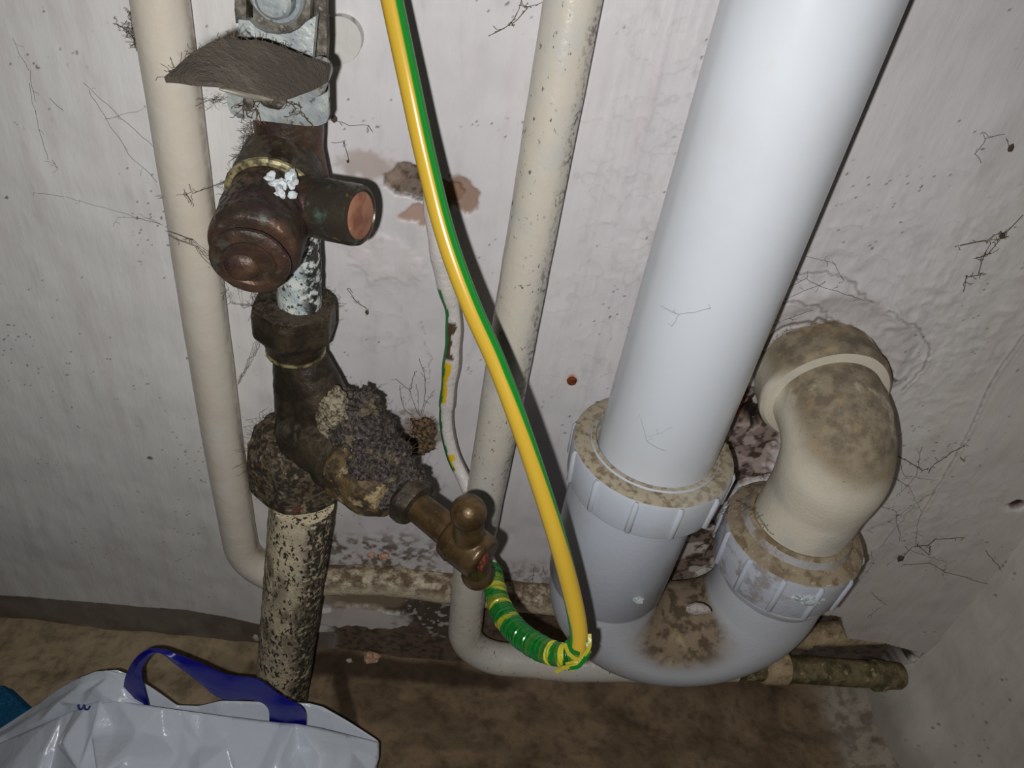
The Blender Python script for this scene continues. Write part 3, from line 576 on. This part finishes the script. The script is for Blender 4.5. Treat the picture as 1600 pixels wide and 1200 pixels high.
MB().tube(be[9:18]+V(0, -.2, -.5), [.15, .35, .45, .5, .5, .5, .45, .35, .15], 8).build('tag_glint', 'glint_metal', t)  # pale tapered crescent standing in for the glint along the tag's lower edge
MB().lathe(P(491, 134, 56), V(0, -1, -.2), [(-8, 2.4), (0, 2.4), (.6, 2.0), (.8, .5)], n=20).build('clamp_screw', 'galvanised', t)
mb = MB().blob(P(425, 158, 46), (3.4, 1.6, 1.6), .4, 1, 3).blob(P(388, 158, 43), (1.2, .8, 2), .4, 1, 5); mb.build('clamp_nut', 'grimy_steel', t)
src = MB(); src.v = [np.array([P(x, y, o) for x, y, o in zip(gg.uniform(360, 515, 300), gg.uniform(70, 195, 300), gg.uniform(42, 60, 300))])]; src.nor = np.tile(V(0, -1, 0), (300, 1))
tg = MB(); tg.v = [te]; tg.nor = np.tile(V(0, -.2, 1), (len(te), 1)); fibres('lint_fibres', tg, 90, 2.0, t, r=.07, seed=33)
tg = MB(); tg.v = [np.array([P(x, y, 42.5) for x, y in ((380, 165), (398, 160), (455, 160), (462, 170), (470, 175), (400, 172))])]; tg.nor = np.tile(V(0, -.3, -.4), (6, 1)); fibres('lint_fibres', tg, 46, 4, t, r=.1, seed=34)
# painted tab on the wall
q = [(505, 20), (516, 20), (532, 18)]+[(532+38*math.cos(a), 56+38*math.sin(a)) for a in np.linspace(-math.pi*.42, math.pi*.42, 12)]+[(535, 95), (508, 93)]
mb = MB().poly(np.array([P(x, y, -1) for x, y in q]), fw, 5.0); tag(mb.build('pipe_clip', 'wall_tab_paint', sharp=30), 'rounded white painted clip tab on the wall behind the clamp', 'clip')

# ------------------------------------------------------------------ waste pipe, trap and elbow
wx, wo = 67.4, 31.0
zn_t = P(1050, 792, wo+27)[2]; zn_b = P(1035, 846, wo+27)[2]
wtop = V(wx, -wo, 200)
tag(MB().tube(dense([V(wx, -wo, zn_t-8), V(wx, -wo, 220)], 6), 19.5, 96).build('waste_pipe', 'white_plastic', origin=V(wx, -wo, zn_t-8)), 'wide bright white plastic waste pipe dropping into the trap', 'pipe')
bx = 129.0; bo = 31.0; by = wo
zs_ = P(985, 974, wo+22)[2]
t = thing('waste_trap', 'white plastic U-bend trap with two ribbed nuts', 'trap', (wx+1.5, -wo, zs_-50))
cx0 = wx-2.5; br = (bx-cx0)/2; bz = zs_-3
mb = MB().lathe(V(cx0, -wo, zs_), axz, [(-2, 21.6), (0, 22), (.6, 22.4), (zn_b-zs_, 22.9), (zn_b-zs_+10, 23)], n=96); mb.build('inlet_socket', 'trap_plastic', t)
n2t = P(1217, 910, bo+25)[2]; n2b = P(1217, 966, bo+25)[2]
pth = [V(cx0, -wo, zs_-.5), V(cx0, -wo, bz)]+[V(cx0+br-br*math.cos(a), -wo, bz-br*math.sin(a)) for a in np.linspace(0, math.pi, 40)[1:]]+[V(bx, -bo, n2b+5)]
mb = MB().tube(dense(pth, 3), 21.2, 72, ref=V(0, -1, 0)); mb.build('bend', 'dirty_trap', t)
def nut_part(cx, off, zb, zt_, rad, inner, ribs, ph, nm='nut', coll=False, m_='trap_plastic'):
    hh = zt_-zb; c = V(cx, -off, zb)
    prof = [(0, rad-3.5), (.2, rad-1.2), (1, rad-.9), (hh-2.0, rad-.2), (hh-.6, rad-.6), (hh, rad-1.6)]
    if coll: prof += [(hh+1.5, rad-4), (hh+2.2, rad-5.5), (hh+5, inner+2.6), (hh+6, inner+1.2), (hh+5.6, inner+.3), (hh+1, inner-.2)]
    else: prof += [(hh+.5, rad-4), (hh+.5, inner+2.4), (hh, inner+2.0), (hh+.8, inner+1.7), (hh+1, inner+.4), (hh-3, inner+.1)]
    o = MB().lathe(c, axz, prof, n=96, disp=wob(.15, .2)).build('nut', m_, t, origin=c)
    rb = MB().tube([V(rad-1.0, 0, 1.0), V(rad-.8, 0, 1.6), V(rad-.4, 0, hh-2.5), V(rad-.8, 0, hh-1)], [.8, 1.15, 1.15, .8], 10, ref=V(1, 0, 0)).mesh('rib', V(0, 0, 0), 'trap_plastic')
    for k in range(ribs):
        q = bpy.data.objects.new('rib', rb); COL.objects.link(q); q.parent = o; q.rotation_euler = (0, 0, math.radians(ph+k*360/ribs))
    return o
nut_part(wx-.8, wo, zn_b, zn_t, 27.6, 19.6, 12, -90+12)
nut_part(bx-1.5, bo, n2b, n2t, 25.5, 16.5, 12, -90+8, coll=True, m_='stained_trap')
mb = MB().lathe(V(bx, -bo, n2b-4), axz, [(-3, 21), (0, 22.4), (2, 23), (3.4, 22.6), (4.5, 21)], n=72, disp=wob(.5, .15)); mb.build('seal_ring', 'trap_plastic', t)
# crusty splash on the trap
MB().blob(P(997, 937, wo+21.5), (2.2, 1.2, 1.6), .6, 1.4, 3).build('dried_splash', 'chalky_white', t)
MB().blob(P(1262, 935, bo+24.5), (5, 1.6, 3), .7, 1.4, 6, 3).build('dried_splash', 'chalky_white', t)
t = thing('waste_elbow', 'dusty cream painted elbow turning from the trap into the wall', 'pipe', (bx, -bo, n2t))
er = 20.0; ez = P(1290, 585, 10)[2]-10; wxx = P(1290, 570, 5)[0]
E0 = V(bx-1.2, -bo, n2t+2); Ec = V(bx-1, -bo-2, ez-1); E1 = V(wxx, 12, ez+4)
ep = dense([E0, V(bx, -bo, n2t+20)]+elbow_path(V(bx, -bo, n2t+20), Ec, E1, 15, 18)+[E1], 1.5)
rad = []
for p in ep:
    s_ = ss(n2t+14, n2t+36, p[2]); y_ = ss(-20, -12, p[1]); rad.append(17.0+1.3*s_+0*y_)
mb = MB().tube(ep, rad, 64, ref=V(1, 0, 0)); fuse(mb, 1.0, 10, lambda v, n: (fb(v*.06, 3, 8)-.5)*1.0).build('elbow', 'elbow_paint', t)
dE = unit(E1-Ec)
cE = E1-dE*24
MB().lathe(cE, dE, [(-1, 19), (-.6, 21.2), (.8, 22.4), (2.6, 22.6), (4, 22), (24, 22.6)], n=72, disp=wob(.7, .06, 4)).build('wall_collar', 'elbow_paint', t)

# ------------------------------------------------------------------ earth cables
YEL = lin(200, 165, 56); GRN = lin(24, 132, 44)
cp = spl([PD(588, -120, 162), PD(612.5, 0, 167), PD(639, 125, 172), PD(665, 245, 177), PD(697, 370, 181), PD(735, 475, 185), PD(775, 565, 189), PD(811, 660, 192), PD(845, 760, 196), PD(873, 850, 200), PD(894, 930, 205), PD(904, 985, 208), PD(903, 1020, 210)], 150)
base = cp[-1]
t = thing('earth_cable', 'thick yellow and green striped earth cable hanging in front, tape wrapped at its end', 'cable', base)
def ccol(s, th):
    d = (math.degrees(th)+180) % 360-180      # 0 = away from ref; ref points into the scene
    a = ((math.degrees(th)+180) % 360); a = (a+180) % 360-180
    c_ = -12+s*0
    ang = a*CS
    hi = float(np.interp(s, [0, .52, .74, .9, 1], [19, 17, 51, 102, 102]))
    lo = hi-150
    k = max(0, min(1, (hi-ang)/5+.5))*max(0, min(1, (ang-lo)/5+.5))
    return np.array(YEL)*k+np.array(GRN)*(1-k)
CS = -1
MB().tube(cp, 2.5, 72, ref=R[:, 2], col=ccol).build('sheath', 'cable_sheath', t)
wp = spl([PD(768, 890, 268), PD(780, 945, 252), PD(804, 983, 238), PD(836, 1008, 226), PD(870, 1022, 216), PD(902, 1022, 212)], 260)
wr = np.random.default_rng(11); NB = 26; bc_ = [lin(*random.choice([(20, 132, 40), (16, 118, 36), (150, 176, 40), (196, 200, 44), (12, 100, 30), (26, 140, 50)])) for _ in range(NB)]
pal = [(12, 100, 30), (186, 182, 50), (18, 112, 38), (96, 132, 40), (10, 88, 28), (16, 108, 36), (166, 166, 46), (12, 94, 30), (60, 110, 40), (18, 112, 38)]
bc_ = [lin(*pal[(i*3+(i//4)) % 10]) for i in range(NB)]
def wcol(s, th):
    b_ = s*NB+.8*math.cos(th+.8)+.25*math.sin(s*31); return np.array(bc_[int(max(0, min(NB-1, b_)))])
MB().tube(wp, [float(np.interp(i/259, [0, .25, .6, 1], [3.3, 3.8, 3.6, 2.7]))+.28*((i/260*NB) % 1.0)+.12*math.sin(i*.9) for i in range(260)], 40, ref=R[:, 2], col=wcol).build('tape_wrap', 'insulating_tape', t)['label'] = 'glossy green and yellow tape wound round the cable'
mb = MB()
def ribbon(mb, pts, wd, c_, th=.35, nr=None):
    p = spl(pts, 18); T = np.gradient(p, axis=0); nr_ = nr if nr is not None else -R[:, 2]
    a = []; 
    for i in range(18):
        s_ = unit(np.cross(T[i], nr_)); a.append([p[i]-s_*wd/2, p[i]+s_*wd/2, p[i]+s_*wd/2+nr_*th, p[i]-s_*wd/2+nr_*th])
    a = np.array(a).reshape(-1, 3); f = [(i*4+j, i*4+(j+1) % 4, (i+1)*4+(j+1) % 4, (i+1)*4+j) for i in range(17) for j in range(4)]+[(3, 2, 1, 0), (68, 69, 70, 71)]
    mb.add(a, f, np.tile(c_, (len(a), 1)))
YT = lin(168, 160, 44); GT = lin(16, 104, 34)
for pts, c_ in (([(921, 990, 172), (920, 1012, 171), (905, 1030, 170), (884, 1038, 171)], YT), ([(882, 1005, 173), (890, 1022, 171), (908, 1030, 170), (922, 1016, 172)], YT), ([(885, 1000, 174), (893, 1016, 172), (905, 1022, 171)], GT),
                ([(912, 1034, 170), (896, 1040, 169), (880, 1043, 170), (868, 1050, 171)], YT), ([(915, 1026, 170), (905, 1040, 169), (890, 1044, 169)], GT), ([(898, 1026, 170), (900, 1036, 169), (892, 1048, 170)], YT), ([(918, 1002, 172), (919, 1020, 171), (910, 1036, 170)], GT)):
    ribbon(mb, [PD(q[0], q[1], q[2]+34) for q in pts], 1.0, c_)
mb.build('tape_knot', 'insulating_tape', t)
tp = spl([P(676, 300, -2), P(682, 370, 2.2), P(694, 430, 2.6), (P(709, 490, 3.2)), P(708, 550, 4), P(701, 610, 5), P(698, 660, 6), P(708, 710, 9), P(727, 752, 14), P(745, 800, 22), P(752, 850, 28), PD(766, 885, 270)], 150)
GP = lin(30, 120, 52); YP = lin(222, 184, 30); WP = lin(214, 208, 204); DP_ = lin(84, 66, 50)
def tcol(s, th):
    a = -(((math.degrees(th)) % 360)-180); py = 300+590*s; nz = 22*math.sin(s*70)+14*math.sin(s*171+1)
    x_ = math.sin(math.radians(a)) if abs(a) < 90 else (1 if a > 0 else -1)
    if 420 < py < 700 and x_ < -.62-.1*math.sin(s*90)*.5: return GP
    if 520+nz*.2 < py < 585 and -.7 < x_ < -.02-.25*((py-520)/65-.3)+nz*.004: return YP
    if 672 < py < 684 and x_ < .2: return YP
    if 684 < py < 700 and x_ < -.45: return YP
    if 470 < py < 520 and x_ < .0+nz*.01: return DP_
    if x_ > .8: return lin(150, 140, 132)
    return WP
mb = MB().tube(tp, [3.1+.35*math.sin(i*.35)*math.sin(i*.13) if i < 75 else 2.75 for i in range(150)], 40, ref=R[:, 2], col=tcol)
tag(mb.build('earth_cable', 'cable_painted', origin=tp[0]), 'thin white painted cable with green and yellow showing, clipped close to the wall', 'cable')

# ------------------------------------------------------------------ carrier bag and towel
t = thing('carrier_bag', 'crumpled white plastic carrier bag lying at lower left', 'bag', PZ(300, 1190, FZ))
bg = np.random.default_rng(21)
def crumple(te_, be_, nu, nv, bulge, amp, nrm, seed):
    g_ = np.random.default_rng(seed); T_ = spl(te_, nu); B_ = spl(be_, nu); G_ = np.zeros((nv, nu, 3))
    for i in range(nv):
        v = i/(nv-1); G_[i] = T_*(1-v)+B_*v+unit(nrm)*bulge*math.sin(v*math.pi*.75)
        if i: G_[i] += g_.normal(size=(nu, 3))*amp*(1 if i > 1 else .5)+unit(nrm)*(g_.normal(size=(nu, 1))*amp*.9)
    return G_
def sheet(name, G_, m_, seed, flip=False):
    r_, c_, _ = G_.shape; g_ = np.random.default_rng(seed); bm = bmesh.new(); og = ORG[t.name]; vv = [bm.verts.new(tuple((p-og)*MM)) for p in G_.reshape(-1, 3)]
    for i in range(r_-1):
        for j in range(c_-1):
            a, b, c, d = i*c_+j, i*c_+j+1, (i+1)*c_+j+1, (i+1)*c_+j
            for q in (((a, b, c), (a, c, d)) if g_.random() > .5 else ((a, b, d), (b, c, d))): bm.faces.new([vv[x] for x in q])
    cl = bm.edges.layers.float.new('crease_edge')
    for e_ in bm.edges: e_[cl] = float(g_.uniform(.35, .95))
    bmesh.ops.recalc_face_normals(bm, faces=bm.faces)
    me = bpy.data.meshes.new(name); bm.to_mesh(me); bm.free(); o = bpy.data.objects.new(name, me); COL.objects.link(o)
    md = o.modifiers.new('s', 'SUBSURF'); md.levels = 3; md.render_levels = 3; md = o.modifiers.new('t', 'SOLIDIFY'); md.thickness = .0002
    dg = bpy.context.evaluated_depsgraph_get(); m2 = bpy.data.meshes.new_from_object(o.evaluated_get(dg)); o.modifiers.clear(); o.data = m2; m2.name = name
    m2.materials.clear(); m2.materials.append(MATS[m_]); m2.polygons.foreach_set('use_smooth', [True]*len(m2.polygons)); o.parent = t; ORG[o.name] = og; return o
fe = [P(-140, 1210, 74), P(-40, 1178, 70), P(60, 1135, 66), P(120, 1108, 63), P(165, 1094, 62), P(240, 1104, 62), P(320, 1115, 62), P(420, 1128, 62), P(482, 1134, 62), P(592, 1160, 60)]
fbm = [PZ(-260, 1500, FZ+1), PZ(-150, 1560, FZ+1), PZ(-20, 1600, FZ+1), PZ(60, 1620, FZ+1), PZ(140, 1620, FZ+1), PZ(220, 1630, FZ+1), PZ(320, 1620, FZ+1), PZ(420, 1600, FZ+1), PZ(520, 1560, FZ+1), PZ(590, 1420, FZ+1)]
front = crumple(fe, fbm, 22, 12, 14, 3.0, (0, -1, .8), 4)
sheet('front_panel', front, 'bag_white', 5)
bk = [P(-160, 1205, 70), P(-60, 1172, 66), P(0, 1160, 62), P(60, 1104, 54), P(112, 1064, 52), P(175, 1046, 51), P(228, 1068, 52), P(285, 1105, 53), P(345, 1095, 52), P(400, 1097, 51), P(470, 1098, 51), P(512, 1108, 51), P(592, 1158, 58)]
bb = [p*V(1, 1, 0)+V(0, 0, FZ+1)+V(0, -32, 0) for p in bk]
sheet('back_panel', crumple(bk, bb, 22, 5, 1.5, .6, (0, 1, .2), 6), 'bag_white', 7)
# inner left fold between the back rim and the front fold
fl = [P(-40, 1180, 69.5), P(60, 1138, 65), P(120, 1110, 62.5), P(165, 1096, 61.5), P(235, 1106, 61)]
ul = [P(-50, 1170, 66), P(50, 1106, 55), P(112, 1064, 52.5), P(175, 1047, 52), P(228, 1069, 53)]
sheet('fold', crumple(ul, fl, 8, 5, 2.5, 1.0, (0, -1, 1), 12), 'bag_white', 9)
A_ = spl([P(193, 1098, 59), P(195, 1060, 57), P(214, 1026, 56), P(245, 1014, 56), P(300, 1032, 57), P(355, 1055, 58), P(402, 1062, 59), P(440, 1088, 59.5), P(474, 1108, 60.5), P(479, 1138, 61)], 46)
B_ = spl([P(234, 1106, 61), P(224, 1068, 59), P(223, 1042, 57.5), P(246, 1020, 57), P(276, 1040, 58), P(315, 1070, 59), P(346, 1092, 60), P(395, 1094, 60.5), P(418, 1106, 61), P(421, 1132, 61.2)], 46)
mb = MB(); h4 = np.array([A_, A_*.5+B_*.5+V(0, -.8, .4), B_, B_+V(0, .5, -.2), A_*.5+B_*.5+V(0, -.3, .2), A_+V(0, .5, -.2)]).transpose(1, 0, 2)
mb.add(h4.reshape(-1, 3), [(i*6+j, i*6+(j+1) % 6, (i+1)*6+(j+1) % 6, (i+1)*6+j) for i in range(45) for j in range(6)]); mb.build('handle', 'bag_blue', t)['label'] = 'glossy dark blue loop handle'
mb = MB()
for pts in ([(122, 1102), (124, 1108), (129, 1107), (131, 1102), (133, 1108), (138, 1108), (140, 1104)],): mb.tube(spl([P(x, y, 65.5-.08*(x-120)*0) for x, y in pts], 24), .4, 8)
mb.build('printed_letters', 'ink_blue', t)['label'] = 'small dark blue script lettering, mostly folded out of sight'
# towel
tx = axis_pts(-300, -196, -300, -196, 1.2, 5); a0 = PZ(62, 1125, FZ+6)
ta_, tb_ = np.meshgrid(np.linspace(0, 1, 60), np.linspace(0, 1, 60)); 
c00, c10, c11, c01 = PZ(-260, 1060, FZ), PZ(20, 1078, FZ), PZ(150, 1200, FZ), PZ(-120, 1330, FZ)
G_ = (c00*((1-ta_)*(1-tb_))[..., None]+c10*(ta_*(1-tb_))[..., None]+c11*(ta_*tb_)[..., None]+c01*((1-ta_)*tb_)[..., None])
ed_ = np.minimum(np.minimum(ta_, 1-ta_), np.minimum(tb_, 1-tb_)); G_[..., 2] += 1+ss(0, .07, ed_)*7+(fb(G_*.06, 3, 3)-.5)*5*ss(0, .1, ed_)+(fb(G_*.8, 2, 4)-.5)*1.2
mb = MB(); mb.closed_ = False; mb.grid(G_); tag(mb.build('towel', 'towel', origin=G_.mean((0, 1))*V(1, 1, 0)+V(0, 0, FZ), sharp=80), 'blue towelling cloth lying flat at the far left edge', 'cloth')

# ------------------------------------------------------------------ cobwebs, nest, chips
def walk(p0, p1, n, jit, g_):
    q = np.array([p0*(1-k/(n-1))+p1*k/(n-1) for k in range(n)]); c = np.cumsum(g_.normal(size=(n, 3))*jit, axis=0); c -= np.linspace(0, 1, n)[:, None]*c[-1]; return q+c*V(1, .3, 1)
def web(label, strands, seed, material='cobweb', r=.11, extra=0, off=1.2, clump=()):
    g_ = np.random.default_rng(seed); mb = MB()
    for s_ in strands:
        pts = [P(x, y, o) for x, y, o in [(q if len(q) == 3 else (*q, off+wall_off(*q[:2]))) for q in s_]]
        for a, b in zip(pts[:-1], pts[1:]):
            L = np.linalg.norm(b-a); n = max(4, int(L/1.5)); q = walk(a, b, n, .22, g_); mb.strand(q, r*g_.uniform(.5, 1.0))
            for k in range(extra):
                i = g_.integers(0, n); d = g_.normal(size=3)*V(1, .25, 1); mb.strand(walk(q[i], q[i]+unit(d)*g_.uniform(.8, 3), 5, .3, g_), r*.5)
    for x, y, o, s_ in clump: mb.blob(P(x, y, o), (s_, s_*.6, s_*1.2), .6, 1.4, int(x), 1)
    tag(mb.build('cobweb', material), label, 'cobweb', 'cobwebs on the wall and pipes', kind='stuff')
web('dark cobweb threads fanning above the brown nest on the wall', [[(655, 650), (650, 600)], [(655, 650), (640, 610), (618, 592)], [(658, 650), (664, 590)], [(650, 655), (632, 640), (625, 602)], [(660, 650), (678, 610)], [(664, 590), (655, 560)], [(640, 610), (648, 580)]], 1, extra=3)
web('cobweb wisp crossing the left cream pipe beside the copper cap', [[(258, 360, 20), (300, 375, 20), (325, 400, 30)], [(262, 365, 20), (305, 385, 22), (330, 415, 34)], [(245, 310, 12), (300, 300, 18), (350, 285, 20), (380, 270, 30)], [(290, 300, 18), (298, 315, 18)]], 2, extra=3)
web('hairy cobweb mass beside the brass flange above the tee', [[(360, 250, 12), (395, 225, 24), (392, 190, 26)], [(350, 300, 10), (380, 250, 24), (400, 215, 28)], [(370, 260, 18), (392, 200, 20)], [(345, 290, 8), (385, 270, 26)], [(380, 245, 20), (388, 195, 22)]], 3, extra=26, r=.12)
web('cobweb threads between left pipe and clamp plate', [[(310, 155, 10), (335, 160, 20), (358, 158, 38)], [(305, 165, 12), (335, 155, 22), (360, 152, 38)], [(318, 172, 12), (340, 150, 26)]], 4, extra=5, r=.08)
web('dark thread looping on the wall right of the clamp', [[(525, 188), (545, 196), (575, 196), (582, 206)], [(518, 222), (535, 222), (545, 252)]], 5, extra=1, clump=[(522, 186, 3, 1.0), (543, 252, 2, .5)])
web('cobweb threads hanging below the copper cap', [[(345, 440, 20), (362, 475, 10), (400, 480, 12), (430, 455, 26)], [(372, 445, 30), (380, 482, 8), (420, 470, 18)], [(352, 450, 16), (340, 480, 6)], [(390, 448, 36), (396, 470, 20), (430, 440, 30)]], 6, extra=5, r=.09)
web('pale cobweb strand slanting from upper nut to left pipe', [[(408, 520, 26), (392, 560, 14), (370, 602, 8)], [(406, 525, 26), (385, 575, 14), (372, 600, 8)]], 7, material='pale_cobweb', r=.14)
web('fine threads on wall left of the stopcock body', [[(385, 655), (420, 652), (435, 655, 24)], [(380, 668), (410, 662), (432, 650, 24)], [(388, 690), (405, 700), (418, 690)]], 8, extra=3, r=.08)
web('dark curled thread on the wall above the nest', [[(543, 450), (552, 465), (570, 480), (574, 488)]], 9, extra=2, r=.16, clump=[(573, 488, 2, .7)])
web('dark twig-like cobweb at the far right edge', [[(1600, 335), (1570, 365), (1545, 395), (1525, 403)], [(1540, 390), (1528, 430), (1508, 432), (1505, 456)], [(1500, 385), (1540, 376), (1565, 362)], [(1566, 370), (1550, 380)]], 10, extra=4, r=.2, clump=[(1566, 368, 3, .9)])
web('dusty thread arcing on the upper right wall', [[(1525, 240), (1540, 216), (1570, 210)], [(1524, 240), (1533, 255)], [(1572, 215), (1580, 238)]], 11, extra=1, clump=[(1579, 232, 2, 1.0)])
web('brown cobweb with a dark clot on wall right of the elbow', [[(1410, 872), (1425, 855), (1450, 852), (1462, 842), (1505, 700+140)], [(1438, 855), (1452, 868)], [(1485, 852), (1500, 828), (1505, 700)]][:2]+[[(1455, 853), (1452, 862)]], 12, extra=2, r=.25, clump=[(1407, 872, 2, 1.6)])
web('branching thread on wall above right of the second nut', [[(1448, 738), (1460, 725), (1485, 708), (1507, 697)], [(1400, 712), (1440, 735), (1450, 732)], [(1500, 715), (1507, 722)]], 13, extra=3, r=.2)
web('haze of fine brown cobweb on the wall beside the riser of the elbow', [[(1385, 740), (1420, 760), (1440, 800), (1430, 850)], [(1375, 790), (1400, 800), (1405, 845)], [(1350, 830), (1390, 815), (1425, 790), (1460, 770)], [(1400, 700), (1415, 745), (1465, 750)], [(1390, 880), (1420, 860), (1480, 880)], [(1440, 700), (1430, 745), (1400, 775)], [(1345, 905), (1365, 880), (1362, 860)], [(1375, 950), (1355, 965)], [(1360, 925), (1385, 945)]], 23, r=.09, extra=5)
web('long fine thread slanting across the lower right wall', [[(1475, 893), (1510, 902), (1555, 915)], [(1410, 882), (1450, 880), (1475, 893)], [(1540, 860), (1575, 905), (1600, 935)]], 14, extra=3, r=.14)
web('faint cobweb lines over the upper left wall', [[(22, 60), (45, 110), (55, 160)], [(45, 130), (60, 200), (75, 250)], [(60, 303), (100, 308), (180, 330), (255, 352)], [(178, 352), (185, 340), (225, 342), (250, 350)], [(130, 130), (180, 175), (240, 230)], [(165, 185), (215, 175), (228, 165)], [(80, 250), (90, 262), (82, 270)], [(80, 155), (98, 172)], [(140, 140), (200, 240), (245, 285)]], 15, r=.05, extra=1)
web('dark smudge of cobweb at the top left pipe edge', [[(203, 20, 6), (206, 50, 8), (212, 75, 9)], [(200, 40, 6), (208, 60, 9), (214, 80, 9)], [(175, 35), (200, 50, 5)]], 16, extra=10, r=.12)
web('cobweb strand across the big waste pipe', [[(1030, 478, 48), (1060, 492, 51), (1110, 482, 53)], [(1050, 510, 50), (1060, 492, 51)], [(1000, 655, 47), (1010, 690, 50), (1040, 705, 53)], [(1012, 683, 49), (1050, 668, 52)]], 17, material='pale_cobweb', r=.04, extra=1)
web('tangled cobwebs between waste pipe and elbow above the hole', [[(1195, 520, 6), (1225, 500), (1270, 485)], [(1180, 560, 8), (1230, 515), (1300, 500)], [(1190, 540, 6), (1220, 470), (1290, 440)], [(1205, 470, 6), (1260, 435), (1350, 470)], [(1260, 400), (1300, 410), (1320, 440)]], 18, r=.1, extra=3)
web('dark cobweb tuft hanging between the two ribbed trap nuts', [[(1140, 790, 30), (1120, 830, 26), (1085, 860, 12)], [(1150, 780, 26), (1180, 800, 40), (1200, 830, 44)], [(1135, 800, 26), (1150, 830, 30), (1120, 850, 20)], [(1120, 810, 20), (1100, 870, 8)], [(1150, 740, 6), (1180, 745, 10), (1230, 730, 34)]], 19, extra=9, r=.14)
web('thin dark thread hanging on the wall behind the cable bottom', [[(835, 885), (832, 905), (833, 925), (828, 945)], [(848, 800+85), (852, 900)], [(826, 930), (838, 925)]], 20, r=.14, extra=2)
web('cobweb threads over the wall between the middle and waste pipes at the top', [[(765, 55), (800, 35), (825, 12), (845, 5)], [(772, 50), (795, 40), (808, 20), (815, 0)], [(820, 10), (830, 12)]], 22, r=.16, extra=2)
mb = MB(); g_ = np.random.default_rng(5)
for k in range(12): mb.blob(P(660+g_.uniform(-16, 16), 682+g_.uniform(-22, 20), 1.0+g_.uniform(0, 1.5)), g_.uniform(2.2, 4, 3)*V(1, .4, 1), .6, 1, k)
nest = fuse(mb, .5, 1, lambda v, n: (fb(v*.6, 4, 27)-.5)*2.8)
tn = thing('spider_nest', 'brown matted spider nest stuck to the wall right of the stopcock', 'nest', P(655, 690, 2)); nest.build('nest_mass', 'nest', tn)
fibres('nest_fibres', nest, 160, 3, tn, r=.09, seed=41)
def chip(name, label, cat, c, rad, m_, seed, group='plaster crumbs and lumps', flat=.6):
    mb = MB().blob(c, rad, .55, .7, seed, 2); tag(mb.build(name, m_, origin=np.asarray(c)-V(0, 0, rad[2]*.7), smooth=False), label, cat, group)
chip('plaster_lump', 'pink broken plaster lump on the floor right of the thick supply pipe', 'debris', PZ(580, 1027, FZ+4), (4.2, 3, 2.4), 'brick_chip', 3)
chip('plaster_lump', 'small pale crumb beside the pink lump at the wall foot', 'debris', PZ(546, 1032, FZ+3), (1.6, 1.3, 1.2), 'plaster_chip', 4)
chip('plaster_lump', 'cream flake standing by the left side of the thick supply pipe', 'debris', P(400, 996, 1.5), (1.6, 1, 2.6), 'plaster_chip', 5)
chip('plaster_lump', 'left one of two pinkish crumbs on top of the low dirty pipe', 'debris', P(580, 868, 4), (1.5, 1.2, 1.8), 'brick_chip', 6)
chip('plaster_lump', 'right one of two pinkish crumbs on top of the low dirty pipe', 'debris', P(600, 870, 4), (2.4, 1.4, 2.0), 'brick_chip', 7)
chip('plaster_lump', 'pink crumb by the handle above the low pipe', 'debris', P(706, 876, 3), (2.2, 1.4, 2.4), 'brick_chip', 8)
chip('plaster_lump', 'tiny white crumb on the floor below the middle pipe bend', 'debris', PZ(741, 1037, FZ+3), (1.2, 1, 1.0), 'plaster_chip', 9)
chip('plaster_lump', 'flat white plaster flake by the second nut above the trap bend', 'debris', P(1108, 905, 9), (7.5, 2.5, 7), 'plaster_chip', 10)
chip('plaster_lump', 'lower curled plaster flake on the trap bend', 'debris', P(1092, 952, 48), (5, 2.0, 2.6), 'plaster_chip', 12)
chip('plaster_lump', 'white flake lodged in the broken hole left of the dusty elbow', 'debris', P(1187, 618, 3), (2.0, 1.4, 3.2), 'plaster_chip', 13)
mb = MB().lathe(P(893, 590, -1), V(0, -1, 0), [(0, 1.2), (1.6, 1.2), (1.8, 1.9), (2.3, 1.8), (2.6, .9)], n=14, disp=wob(.5, .6)); tag(mb.build('nail', MATS['rust']), 'rusty orange nail head in the wall between middle pipe and waste pipe', 'nail')
bpy.context.view_layer.update()
